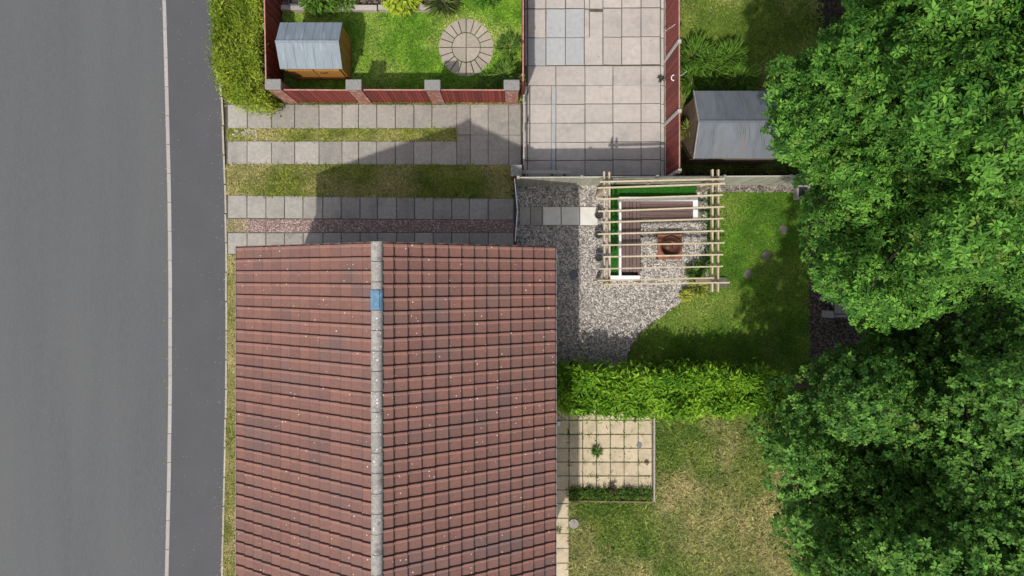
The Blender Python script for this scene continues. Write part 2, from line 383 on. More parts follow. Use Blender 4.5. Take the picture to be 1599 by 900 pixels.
# ---- pale driveway
sheet('pale_driveway_bed', [(817, -110), (1039, -110), (1039, 277), (817, 277)], -.006, M_joint)
pale = bpy.data.objects.new('slabbed_drive', None); put(pale, None, P(930, 140)); tag(pale, kind='structure')
top_cols = [824.4, 853, 883.5, 913, 942, 971.5, 1001.6, 1031.5]
low_cols = [868.5, 914, 957.7, 1001.6, 1032]
rows_t = [(-76, -31), (-31, 14), (14.5, 59.5), (59.5, 103)]
for ri, (y0, y1) in enumerate(rows_t):
    for i in range(7):
        sk = -1.0 * (i / 6) * 2
        mt = M_blue if (i in (1, 2) and ri >= 2) or (i == 0 and ri == 3) else M_pale
        x0 = top_cols[i]
        if i == 3 and ri in (1, 2):
            slab(pale, 913, y0, 921, y1, M_pale); x0 = 921
            slab(pale, x0, y0 + (4 if ri == 2 else 0), 942, y1, mt); continue
        slab(pale, x0, y0 + sk, top_cols[i + 1], y1 + sk, mt)
    slab(pale, 1032, y0, 1037.5, y1, M_pale)
    slab(pale, 817.5, y0, 824, y1, M_slab)
for a, b in ((824.4, 868.5), (868.5, 914), (914, 957.7), (957.7, 1001.6), (1001.6, 1032)):
    slab(pale, a, 103, b, 134, M_pale)
slab(pale, 1032, 103, 1037.5, 134, M_pale)
for (y0, y1) in ((134, 163), (163, 192.5), (192.5, 222.5), (222.5, 251), (251, 276)):
    slab(pale, 824.4, y0, 861.5, y1, M_pale, gap=.5); slab(pale, 861.5, y0, 868.5, y1, M_blue, gap=.5, top=.026)
    for i in range(4):
        slab(pale, low_cols[i], y0 - (i * .4), low_cols[i + 1], y1 - (i * .4), M_pale)
    slab(pale, 1032, y0, 1038, y1, M_pale); slab(pale, 818, y0, 824, y1, M_pale)
# ---- buff patio and side path
sheet('patio_bed', [(866, 640), (1020, 640), (1020, 767), (890, 767), (890, 1100), (850, 1100), (850, 640)], -.006, M_joint)
patio = bpy.data.objects.new('patio', None); put(patio, None, P(955, 708)); tag(patio, kind='structure')
py_ = [634, 656, 678, 699.7, 721.3, 743, 765]; px_ = [889, 910.5, 932, 953.5, 975, 997, 1018.5]
for i in range(6):
    for j in range(6): slab(patio, px_[i], py_[j], px_[i + 1], py_[j + 1], M_yell, top=.03, gap=1.1)
spath = bpy.data.objects.new('side_path', None); put(spath, None, P(878, 800)); tag(spath, kind='structure')
yy = [634, 656, 678, 699.7, 721.3, 743, 765, 786, 809, 833, 856, 879, 902, 925, 948]
for j in range(len(yy) - 1):
    slab(spath, 868, yy[j], 889, yy[j + 1], M_yell, gap=.9); slab(spath, 846, yy[j], 868, yy[j + 1], M_yell, gap=.9)
# ---- gravel garden and its stepping slabs
GRAV = [(808, 288), (1250, 287), (1268, 287), (1268, 300), (1105, 300), (1105, 452), (1080, 462), (1062, 472), (1040, 489), (1015, 508), (1000, 520), (984, 543), (975, 572), (972, 585), (850, 585), (850, 384), (808, 384)]
sheet('gravel_bed', GRAV, -.004, M_gravel_bed)
BARK = [(1262, 300), (1400, 300), (1400, 600), (1266, 600), (1264, 500)]
sheet('bark_path', BARK, -.008, M_soil)
LAWN_MID = [(1105, 300), (1262, 300), (1264, 560), (1258, 585), (972, 585), (975, 572), (984, 543), (1000, 520), (1015, 508), (1040, 489), (1062, 472), (1080, 462), (1105, 452)]
sheet('lawn_soil', LAWN_MID, .002, M_turf_bed)
LAWN_LOW = [(890, 640), (1020, 640), (1020, 640), (1260, 640), (1420, 640), (1420, 1080), (890, 1080)]
sheet('dry_lawn_soil', LAWN_LOW, -.012, M_dry_bed)
LAWN_UP = [(432, 18), (690, 18), (720, -80), (815, -80), (815, 158), (432, 158)]
sheet('upper_lawn_soil', LAWN_UP, .002, M_turf_bed)
LAWN_R = [(1041, -100), (1280, -100), (1290, 60), (1290, 270), (1041, 270)]
sheet('right_lawn_soil', LAWN_R, .002, M_turf_bed)
VERGE = [(353, 398), (470, 398), (470, 1080), (344, 1080), (350, 750), (354, 600), (355, 450)]
sheet('verge_soil', VERGE, -.002, M_dry_bed)
sheet('pink_gravel_bed', [(354, 342), (803, 344), (803, 363.5), (354, 363)], .002, M_pink_bed)
sheet('turf_strip_soil', [(354, 257), (800, 258), (800, 310.5), (354, 305)], .003, M_dry_bed)
sheet('turf_strip_soil', [(354, 201), (714, 201), (714, 220.5), (354, 220.5)], .003, M_dry_bed)
steps = bpy.data.objects.new('gravel_path_slabs', None); put(steps, None, P(870, 337)); tag(steps, kind='structure')
for x0, x1, m_ in ((812, 829, M_slab), (829, 847, M_slab), (848, 876.5, M_white), (877, 905, M_white), (906, 934, M_white)):
    slab(steps, x0, 323, x1, 352, m_, top=.045, gap=.8)

# ------------------------------------------------------------------ GRAVEL AND GRASS
def gravel(name, poly, dens, size, ca, cb, holes=(), z=.0, label=None):
    X, Y = scatter_pts(poly, dens, holes); n = len(X)
    T = np.array([(-1, -.6, -.5), (1, -.7, -.5), (1, .7, -.5), (-1, .6, -.5), (-.7, -.4, .5), (.75, -.5, .5), (.6, .5, .5), (-.6, .45, .5)]) * .5
    F = np.array([(4, 5, 6), (4, 6, 7), (0, 1, 5), (0, 5, 4), (1, 2, 6), (1, 6, 5), (2, 3, 7), (2, 7, 6), (3, 0, 4), (3, 4, 7)])
    s = size * RS.uniform(.55, 1.35, n); th = RS.uniform(0, 6.28, n); tx = RS.normal(0, .35, n); ty = RS.normal(0, .35, n)
    v = T[None] * (1 + RS.normal(0, .16, (n, 8, 3))) * np.stack([s * RS.uniform(1, 1.7, n), s * .8, s * .55], 1)[:, None, :]
    x, y_, zz = v[..., 0], v[..., 1], v[..., 2]
    zz = zz + x * tx[:, None] + y_ * ty[:, None]
    c, sn = np.cos(th)[:, None], np.sin(th)[:, None]
    V = np.stack([x * c - y_ * sn + X[:, None], x * sn + y_ * c + Y[:, None], zz + z + s[:, None] * .2], 2).reshape(-1, 3)
    FF = (F[None] + (np.arange(n) * 8)[:, None, None]).reshape(-1, 3)
    col = np.repeat(lerp(ca, cb, RS.beta(.9, .9, n)), 8, 0)
    o = npmesh(name, V, FF, M_v, col, kind='stuff')
    return o
HOLES_G = [pp([(1128, 280), (1280, 280), (1280, 303), (1128, 303)]), pp([(811, 322), (935, 322), (935, 353), (811, 353)]), pp([(955, 290), (1094, 290), (1094, 345), (1000, 345), (1000, 436), (955, 436)])]
gravel('gravel', pp(GRAV), 950, .054, (.12, .108, .096), (.60, .555, .50), HOLES_G)
gravel('fence_foot_gravel', pp([(1128, 288), (1268, 288), (1268, 300), (1128, 300)]), 600, .06, (.06, .05, .04), (.36, .32, .27))
gravel('pink_gravel', pp([(386, 343), (802, 345), (802, 363), (386, 362)]), 750, .045, (.14, .085, .075), (.50, .38, .34))
gravel('loose_stones', pp([(364, 203), (402, 203), (402, 213), (364, 213)]), 500, .05, (.25, .22, .2), (.6, .56, .53))
gravel('bark_chippings', pp(BARK), 500, .06, (.04, .032, .027), (.17, .14, .12))
gravel('border_chippings', pp([(440, -60), (700, -60), (700, 9), (440, 9)]), 300, .06, (.06, .04, .03), (.24, .18, .14))
gravel('border_chippings', pp([(1075, 405), (1106, 405), (1106, 450), (1075, 462)]), 400, .05, (.08, .06, .05), (.5, .45, .4))

def grass(name, poly, dens, L, W, palette, patch=.8, holes=(), up=.45, z=.0, spots=()):
    """palette: (dark, mid, dry, how dry 0..1)"""
    X, Y = scatter_pts(poly, dens, holes); n = len(X)
    f = fnoise(X, Y, patch); f = np.clip((f - .5) * 2.6 + palette[3], 0, 1)
    g2 = fnoise(X + 31, Y + 17, patch * 3)
    for sx, sy, sr, am in spots:
        q_ = P(sx, sy); f = np.clip(f + am * np.exp(-((X - q_.x) ** 2 + (Y - q_.y) ** 2) / (sr / S) ** 2) * (.6 + .8 * g2), 0, 1)
    col = lerp(palette[0], palette[1], np.clip(g2 * 1.5 - .25 + RS.normal(0, .15, n), 0, 1)) * (1 - f[:, None]) + np.asarray(palette[2])[None] * f[:, None]
    col = np.clip(col * (1 + RS.normal(0, .28, n))[:, None], .004, 1)
    th = RS.uniform(0, 6.28, n) + fnoise(X, Y, 2.5) * 6
    D = np.stack([np.cos(th), np.sin(th), up * RS.uniform(.3, 1.5, n)], 1)
    N = np.stack([RS.normal(0, .2, n), RS.normal(0, .2, n), np.ones(n)], 1)
    C = np.stack([X, Y, np.full(n, z)], 1)
    l_ = L * RS.uniform(.5, 1.3, n) * (.75 + .5 * g2)
    return npmesh(name, *leaves(C, D, N, l_, W * RS.uniform(.7, 1.3, n), col, shape=.4, droop=.25)[:2], M_grass, leaves(C, D, N, l_, np.full(n, W), col)[2], kind='stuff')
lush = ((.05, .15, .012), (.16, .32, .035), (.30, .38, .08), .10)
vivid = ((.09, .22, .018), (.24, .42, .045), (.40, .47, .12), .18)
dry = ((.09, .17, .028), (.24, .30, .07), (.50, .42, .20), .30)
verge_p = ((.15, .21, .035), (.34, .36, .09), (.60, .50, .25), .48)
CIRC = P(728.5, 74.5); RC = 43.3 / S
circ_hole = [(CIRC.x + RC * .985 * math.cos(t * .1571), CIRC.y + RC * 1.03 * math.sin(t * .1571)) for t in range(40)]
grass('lawn_grass', pp(LAWN_UP), 1900, .10, .024, vivid, 1.0, [circ_hole, pp([(440, 65), (551, 65), (551, 125), (440, 125)])])
lm = [(1107, 302)] + LAWN_MID[1:4] + [(974, 585), (977, 573), (986, 544), (1002, 521), (1016, 510), (1041, 491), (1063, 474), (1081, 464), (1107, 454)]
grass('lawn_grass', pp(lm), 2000, .085, .020, lush, .7, [pp([(1104, 430), (1120, 430), (1120, 452), (1104, 452)])])
grass('dry_grass', pp(LAWN_LOW), 1250, .15, .032, dry, .7, [pp([(868, 630), (1025, 630), (1025, 767), (889, 767)]), pp([(889, 764), (1025, 764), (1025, 781), (889, 781)])],
      spots=((1085, 815, 75, .5), (1180, 690, 60, -.35), (1200, 650, 70, -.3), (1230, 860, 60, .1), (930, 800, 60, -.35), (1050, 700, 50, -.25), (1000, 860, 80, -.2), (1040, 670, 60, -.35), (1110, 650, 60, -.3), (1150, 760, 45, .2)))
grass('rough_grass', pp(LAWN_R), 1300, .12, .025, ((.08, .14, .02), (.19, .28, .045), (.38, .38, .12), .3), .7, [pp([(1095, 150), (1270, 150), (1270, 260), (1095, 260)])])
grass('turf_strip', pp([(356, 258), (799, 259), (799, 310), (356, 304.5)]), 2000, .12, .024, ((.12, .17, .03), (.28, .31, .06), (.46, .40, .18), .28), .9)
grass('turf_strip', pp([(356, 202), (713, 202), (713, 220), (356, 220)]), 2000, .11, .022, ((.13, .19, .025), (.32, .36, .06), (.46, .41, .17), .26), 1.1)
grass('verge_grass', pp([(355, 399), (378, 399), (378, 960), (345, 960), (351, 750), (355.5, 600), (356, 450)]), 2400, .08, .015, verge_p, 1.0)
grass('moss_tufts', pp([(356, 343), (388, 343), (388, 363), (356, 363)]), 1500, .07, .015, verge_p, 1.0)
grass('fence_foot_grass', pp([(435, 158), (812, 158), (812, 165), (435, 165)]), 1800, .10, .015, ((.09, .13, .02), (.2, .25, .05), (.4, .33, .15), .3), 1.4)
grass('edge_weeds', pp([(819, 165), (826, 165), (826, 262), (819, 262)]), 160, .07, .015, verge_p, 1.4)
# weeds in the joints of the patio
jw = []
for k in range(120):
    i, j = random.randrange(0, 7), random.randrange(1, 7)
    a = P(px_[i] + random.uniform(-1, 1), random.uniform(640, 765)) if random.random() < .5 else P(random.uniform(889, 1019), py_[j] + random.uniform(-1, 1))
    n = 14; th = RS.uniform(0, 6.28, n)
    C = np.array([[a.x, a.y, .0]] * n) + np.c_[RS.normal(0, .035, (n, 2)), np.zeros(n)]
    jw.append(leaves(C, np.stack([np.cos(th), np.sin(th), RS.uniform(.3, 1, n)], 1), np.array([[0, 0, 1.]] * n), RS.uniform(.03, .10, n), np.full(n, .024), lerp((.05, .09, .015), (.15, .21, .04), RS.rand(n))))
npmesh('joint_weeds', *cat3(jw)[:2], M_grass, cat3(jw)[2], kind='stuff')

# ------------------------------------------------------------------ HOUSE
EAVE, RIDGE = 3.9, 6.4
xl, xr = P(372.5, 0, EAVE).x, P(864.5, 0, EAVE).x
xm = P(588.3, 0, RIDGE).x
ytop = P(0, 386, EAVE).y
NR, NC = 34, 14
ylow = ytop - NR * .30
TX = -(xm % .2868) / .2868 + 0.0; TY = -((ytop % .30) / .30)
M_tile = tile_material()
house = thing('house', ((xl + xr) / 2, (ytop + ylow) / 2, 0), 'brick house with red-brown tiled gable roof and grey concrete ridge', 'house')
wallx0, wallx1, wy0, wy1 = xl + .35, xr - .33, ylow + .12, ytop - .12
wb = MB(); zc = 3.80
wb.add([(wallx0, wy0, -.05), (wallx1, wy0, -.05), (wallx1, wy1, -.05), (wallx0, wy1, -.05), (wallx0, wy0, zc), (wallx1, wy0, zc), (wallx1, wy1, zc), (wallx0, wy1, zc),
        (xm, wy0, 6.14), (xm, wy1, 6.14)],
       [(0, 1, 5, 8, 4), (1, 2, 6, 5), (2, 3, 7, 9, 6), (3, 0, 4, 7)])
def brick_mat():
    m = bpy.data.materials.new('house_brick'); m.use_nodes = True; n = m.node_tree.nodes; l = m.node_tree.links
    b = n.new('ShaderNodeTexBrick'); b.inputs['Color1'].default_value = (.30, .13, .09, 1); b.inputs['Color2'].default_value = (.22, .10, .07, 1)
    b.inputs['Mortar'].default_value = (.4, .36, .3, 1); b.inputs['Scale'].default_value = 1; b.inputs['Brick Width'].default_value = .225; b.inputs['Row Height'].default_value = .075; b.inputs['Mortar Size'].default_value = .006
    geo = n.new('ShaderNodeNewGeometry'); sp = n.new('ShaderNodeSeparateXYZ'); l.new(geo.outputs['Position'], sp.inputs[0])
    ad = n.new('ShaderNodeMath'); l.new(sp.outputs[0], ad.inputs[0]); l.new(sp.outputs[1], ad.inputs[1])
    cb = n.new('ShaderNodeCombineXYZ'); l.new(ad.outputs[0], cb.inputs[0]); l.new(sp.outputs[2], cb.inputs[1]); l.new(cb.outputs[0], b.inputs['Vector'])
    l.new(b.outputs['Color'], n['Principled BSDF'].inputs['Base Color']); n['Principled BSDF'].inputs['Roughness'].default_value = .85
    return m
wb.build('wall', brick_mat(), house)
for (x_, s_) in ((wallx1, 1), (wallx0, -1)):
    for yq in (-3.0, -6.6):
        fr = MB().box(x_ - .02 * s_, yq - .6, 1.0, x_ + .03 * s_, yq + .6, 2.1).build('window', M_frame, house)
        MB().box(x_, yq - .53, 1.07, x_ + .034 * s_, yq - .03, 2.03).build('pane', M_glass, fr)
        MB().box(x_, yq + .03, 1.07, x_ + .034 * s_, yq + .53, 2.03).build('pane', M_glass, fr)
roof = MB().add([(xl + .03, ylow, EAVE - .06), (xm, ylow, RIDGE - .10), (xm, ytop, RIDGE - .10), (xl + .03, ytop, EAVE - .06), (xr - .03, ylow, EAVE - .06), (xr - .03, ytop, EAVE - .06),
                 (xl + .03, ylow, EAVE - .12), (xm, ylow, RIDGE - .2), (xm, ytop, RIDGE - .2), (xl + .03, ytop, EAVE - .12), (xr - .03, ylow, EAVE - .12), (xr - .03, ytop, EAVE - .12)],
                [(0, 1, 2, 3), (4, 5, 2, 1), (9, 8, 7, 6), (7, 8, 11, 10), (0, 3, 9, 6), (4, 10, 11, 5), (3, 2, 8, 9), (2, 5, 11, 8), (1, 0, 6, 7), (4, 1, 7, 10)]).build('roof', M_black, house)
gauge = .2868 / math.cos(PITCH)
def tile_verts(s):
    Lt = gauge + .055
    prof = [(.0, -.016), (.010, -.016), (.016, .0), (.206, .0), (.240, .028), (.278, .029), (.287, .0), (.300, -.016)]
    vs = []
    for (x, lift) in ((0, 0), (Lt, .042)):
        vs += [(s * x, y_, z + lift) for y_, z in prof]
    vs += [(s * Lt, y_, z + .004) for y_, z in prof]
    n = len(prof); fs = []
    for i in range(n - 1):
        fs.append((i, n + i, n + i + 1, i + 1)); fs.append((n + i, 2 * n + i, 2 * n + i + 1, n + i + 1))
    if s < 0: fs = [f[::-1] for f in fs]
    return vs, fs
tmesh = {}
for s in (1, -1):
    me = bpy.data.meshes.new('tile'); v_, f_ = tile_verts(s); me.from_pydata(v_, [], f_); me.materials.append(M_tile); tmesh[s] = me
cand = []
for s in (1, -1):
    for c in range(NC):
        for r in range(NR):
            d = c * gauge
            x = xm + s * (c * .2868 + .0); z = RIDGE - .03 - d * math.sin(PITCH)
            yy0 = ytop - (r + 1) * .30
            k = H * S / (H - z)
            vx = CX + (x + s * .14) * k; vy = CY - (yy0 + .15) * k
            vis = -30 < vy < 910
            area = k * k * (1.0 if s > 0 else .68)
            cand.append(((1 if vis else 0), area, s, x, yy0, z))
cand.sort(key=lambda t: (-t[0], -t[1]))
rest = {1: [], -1: []}
for i, (vis, area, s, x, yy0, z) in enumerate(cand):
    jr = (random.uniform(-.008, .008), s * PITCH + random.uniform(-.007, .007), random.uniform(-.010, .010))
    if i < 300: put(bpy.data.objects.new('tile', tmesh[s]), roof, (x, yy0, z), jr)
    else:
        from mathutils import Euler
        M4 = Matrix.Translation((x, yy0, z)) @ Euler(jr).to_matrix().to_4x4()
        rest[s].append(M4)
mb = MB()
for s in (1, -1):
    v_, f_ = tile_verts(s)
    for M4 in rest[s]: mb.add([M4 @ Vector(q) for q in v_], f_)
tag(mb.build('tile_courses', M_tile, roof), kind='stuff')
# mortar along the gable verges
mv = MB()
for yv in (ytop + .0, ylow):
    for s in (1, -1):
        for k in range(60):
            t0, t1 = k / 60, (k + .97) / 60; hw = 4.0
            a = Vector((xm + s * hw * t0, yv, RIDGE - .045 - (RIDGE - EAVE) * t0)); b = Vector((xm + s * hw * t1, yv, RIDGE - .045 - (RIDGE - EAVE) * t1))
            mv.bar(a, b, .03 + random.uniform(0, .02), .06 + random.uniform(-.01, .012))
tag(mv.build('verge_mortar', pmat('verge_mortar', (.20, .13, .11), (.10, .06, .05), scale=14), roof), kind='stuff')
# moss in the laps and along the verge
mo = MB()
def blob(c, r_):
    q = [(r_ * random.uniform(.7, 1.3), 0, 0), (0, r_ * random.uniform(.5, 1.1), 0), (-r_ * random.uniform(.7, 1.3), 0, 0), (0, -r_ * random.uniform(.5, 1.1), 0), (0, 0, r_ * .6)]
    mo.add([(c[0] + a_, c[1] + b_, c[2] + d_) for a_, b_, d_ in q], [(0, 1, 4), (1, 2, 4), (2, 3, 4), (3, 0, 4)])
for q in range(420):
    s = random.choice((1, -1)); c_ = random.randrange(NC); rr_ = 0 if random.random() < .33 else int(random.random() ** 1.3 * NR)
    dx_ = (c_ + 1) * .2868 + .05 if random.random() < .5 else random.uniform(.2, 3.9)
    yv = ytop - (rr_ + (random.random() if random.random() < .4 else random.choice((.02, .98)))) * .30
    blob((xm + s * dx_, yv, RIDGE - .03 - dx_ * math.tan(PITCH) + .012), random.uniform(.008, .026))
tag(mo.build('moss', pmat('roof_moss', (.035, .035, .018), (.02, .016, .012), scale=20), roof), kind='stuff')
# ridge tiles
yr = ytop + .03; k = 0
while yr > ylow:
    Lr = .17 if k == 2 else .445
    blue = (k == 3)
    # positions measured on the photograph: joints every 32 px, the blue one from 455 to 487
    y0_, y1_ = yr, yr - Lr
    m = MB(); n = 10; R_ = .128 if not blue else .137; vs = []
    jx = random.uniform(-.007, .007)
    for yv in (y0_ - .008, y1_ + .006):
        for q in range(n + 1):
            t = math.pi * q / n; vs.append((xm + jx + R_ * math.cos(t), yv, RIDGE - .055 + .125 * math.sin(t) + (.01 if blue else 0)))
    m.add(vs, [(q, q + 1, n + 2 + q, n + 1 + q) for q in range(n)] + [tuple(range(n, -1, -1)), tuple(range(n + 1, 2 * n + 2))])
    if blue:
        zt = RIDGE + .085
        m.box(xm - .075, y1_ + .03, zt - .05, xm + .075, y0_ - .03, zt)
        for q in range(5): m.box(xm - .06 + q * .026, y1_ + .04, zt, xm - .052 + q * .026, y0_ - .04, zt + .008)
        tag(m.build('ridge_vent', M_vent, roof), 'glossy blue vent tile set in the ridge')
    else:
        m.build('ridge_tile', M_ridge, roof)
    yr -= Lr; k += 1
# gutters
for s, xg in ((-1, xl - .02), (1, xr + .02)):
    n = 8; vs = []; R_ = .058
    for yv in (ytop + .02, ylow - .02):
        for q in range(n + 1):
            t = math.pi + math.pi * q / n; vs.append((xg + R_ * math.cos(t), yv, EAVE - .045 + R_ * math.sin(t)))
    gt = MB().add(vs, [(q, q + 1, n + 2 + q, n + 1 + q) for q in range(n)]).build('gutter', M_black, roof)
    MB().bar((xg + s * R_, ytop + .02, EAVE - .04), (xg + s * R_, ylow, EAVE - .04), .018, .018).build('gutter_lip', M_grey, gt)
    MB().box(xg - s * .10, ylow + .02, EAVE - .23, xg - s * .075, ytop - .02, EAVE - .085).build('fascia_board', M_black, roof)
MB().tube([(xr + .02, -3.6, EAVE - .08), (xr - .03, -3.6, EAVE - .3), (wallx1 + .06, -3.6, 3.4), (wallx1 + .06, -3.6, 0)], .034, 8).build('downpipe', M_black, house)

# ------------------------------------------------------------------ FENCES
def fence(name, label, a, b, h, mat, posts, board_w=.10, rail_mat=None, postmat=None, face=1, post_w=.09, posth=.06, gravelboard=True, group=None, thick=.018, lap=True, post_name='post'):
    """a->b on the ground (metres). boards one by one, rails, posts at fractions"""
    a = Vector((a[0], a[1], 0)); b = Vector((b[0], b[1], 0)); d = b - a; Lf = d.length; u = d / Lf; nrm = Vector((-u.y, u.x, 0)) * face
    t = thing(name, a.lerp(b, .5), label, 'fence', group)
    n = int(Lf / board_w); ang = math.atan2(u.y, u.x)
    me = bpy.data.meshes.new('board')
    w2 = board_w * .995; z0 = .12 if gravelboard else .02; t2 = .016; gv = board_w * .13
    m = MB(); pf = [(0, -.003), (gv, -t2), (w2 - gv, -t2), (w2, -.003), (w2, .003), (w2 - gv, t2), (gv, t2), (0, .003)]
    m.add([(x_, y_, 0) for x_, y_ in pf] + [(x_, y_, 1) for x_, y_ in pf], [tuple(range(7, -1, -1)), tuple(range(8, 16))] + [(i, (i + 1) % 8, 8 + (i + 1) % 8, 8 + i) for i in range(8)])
    me.from_pydata(m.v, [], m.f); me.materials.append(mat)
    for i in range(n):
        s_ = i * board_w
        alt = nrm * random.uniform(-.005, .005)
        hh = h - z0 - .03 + random.uniform(-.008, .008)
        p = a + u * s_ + alt + Vector((0, 0, z0))
        put(bpy.data.objects.new('board', me), t, p, (0, 0, ang + random.uniform(-.02, .02)), (1, 1, hh))
    seg = [0] + [p for p in posts if .001 < p < .999] + [1]
    for s0, s1 in zip(seg[:-1], seg[1:]):
        p0 = a.lerp(b, s0) + u * post_w * .52; p1 = a.lerp(b, s1) - u * post_w * .52; dz = random.uniform(-.01, .01)
        MB().bar(p0 + Vector((0, 0, h - .0 + dz)), p1 + Vector((0, 0, h + random.uniform(-.012, .012))), .034, .03).build('top_rail', rail_mat or mat, t)
        for zz in (.4, h * .5, h - .3):
            MB().bar(p0 + nrm * .042 + Vector((0, 0, zz)), p1 + nrm * .042 + Vector((0, 0, zz)), .035, .05).build('rail', mat, t)
        if gravelboard: MB().bar(p0 + Vector((0, 0, .055)), p1 + Vector((0, 0, .055)), .04, .14).build('gravel_board', postmat or mat, t)
    for p in posts:
        c = a.lerp(b, p); pb = MB().bar(c + Vector((0, 0, -.05)), c + Vector((0, 0, h + posth)), post_w, post_w, up=tuple(u)).build(post_name, postmat or mat, t, bevel=.008)
    return t
Q = lambda x, y_: tuple(P(x, y_)[:2])
# weathered panel fence behind the pergola
fence('panel_fence', 'weathered grey-green panel fence running behind the pergola and the gravel', Q(809, 290), Q(1300, 287.5), 1.78, M_greenf, [0.0, .185, .405, .60, .795, 1.0], board_w=.095, rail_mat=M_post, face=1, post_w=.085)
RF_FACE = -1 if (Q(0, -160)[1] - Q(0, 287)[1]) > 0 else 1
# going down the picture, the left normal points east
RF_FACE = 1
# red fence between pale driveway and right-hand garden
fence('red_fence', 'red slatted fence with pale concrete posts on the right of the pale drive', Q(1038.5, -160), Q(1039.5, 287), 1.80, M_redf, [0, .1385, .351, .573, .795, .985], board_w=.10, rail_mat=M_redtrim, postmat=M_post, face=RF_FACE, post_w=.10)
# red fence by the clipped road hedge (left side of the upper garden)
fence('red_fence', 'dark red slatted fence behind the blue-roofed shed, beside the olive hedge', Q(443, 155), Q(438, -110), 1.50, M_redf, [.0, .52, 1.0], board_w=.10, rail_mat=M_redtrim, postmat=M_redf, face=1)
# red fence edge-on between upper garden and pale driveway
fence('red_fence', 'thin red fence seen edge-on between the round paving and the pale drive', Q(816.4, -110), Q(816.0, 152), 1.50, M_redf, [0, .40, .77, 1.0], board_w=.10, rail_mat=M_redtrim, postmat=M_redf, face=1, post_w=.07)

def pier(px, py, label, hp=1.60):
    """brick pier; px,py = ground centre"""
    c = P(px, py); t = thing('brick_pier', c, label, 'brick pier', 'brick piers of the red boundary fence')
    m = MB(); w2 = .20; wy = .13; z = 0; r = 0
    while z < hp:
        off = .5 if r % 2 else 0
        for s in (-1, 1):
            xs = [-w2, 0, w2] if not off else [-w2, -w2 / 2, w2 / 2, w2]
            for x0, x1 in zip(xs[:-1], xs[1:]):
                j = random.uniform(-.003, .003)
                m.box(c.x + x0 + .005, c.y + s * (wy + j), z, c.x + x1 - .005, c.y + s * (wy - .10), z + .065)
                m.box(c.x + s * (w2 + j), c.y + x0 * .4 + .005, z, c.x + s * (w2 - .09), c.y + x1 * .4 - .005, z + .065)
        z += .075; r += 1
    MB().box(c.x - w2 + .008, c.y - wy + .008, -.03, c.x + w2 - .008, c.y + wy - .008, hp).build('mortar_core', M_mortar, t)
    tag(m.build('brickwork', M_brick, t), kind='stuff')
    MB().box(c.x - w2 - .03, c.y - wy - .02, hp, c.x + w2 + .03, c.y + wy + .02, hp + .09).build('coping', M_cap, t, bevel=.02)
    return t
PIERS = [(456, 157), (572, 157.5), (685.5, 158), (799.5, 158)]
PL = ['weathered brick pier at the hedge end of the red fence', 'weathered brick pier just in front of the blue-roofed shed', 'brick pier of the red fence nearest below the round paving',
      'brick pier at the drive end of the red fence']
PB = [pier(x, y_ - 2, l_) for (x, y_), l_ in zip(PIERS, PL)]
FL = ['red close-boarded fence panel in front of the blue-roofed shed', 'red fence panel between the two middle brick piers', 'red fence panel below the round paving, by the drive']
for i in range(3):
    a, b = PIERS[i], PIERS[i + 1]
    fence('fence_panel', FL[i], Q(a[0] + 9, 159.5), Q(b[0] - 9, 159.8), 1.40, M_redf, [], board_w=.10, rail_mat=M_redtrim, face=1, gravelboard=False, group='red fence panels between the brick piers')

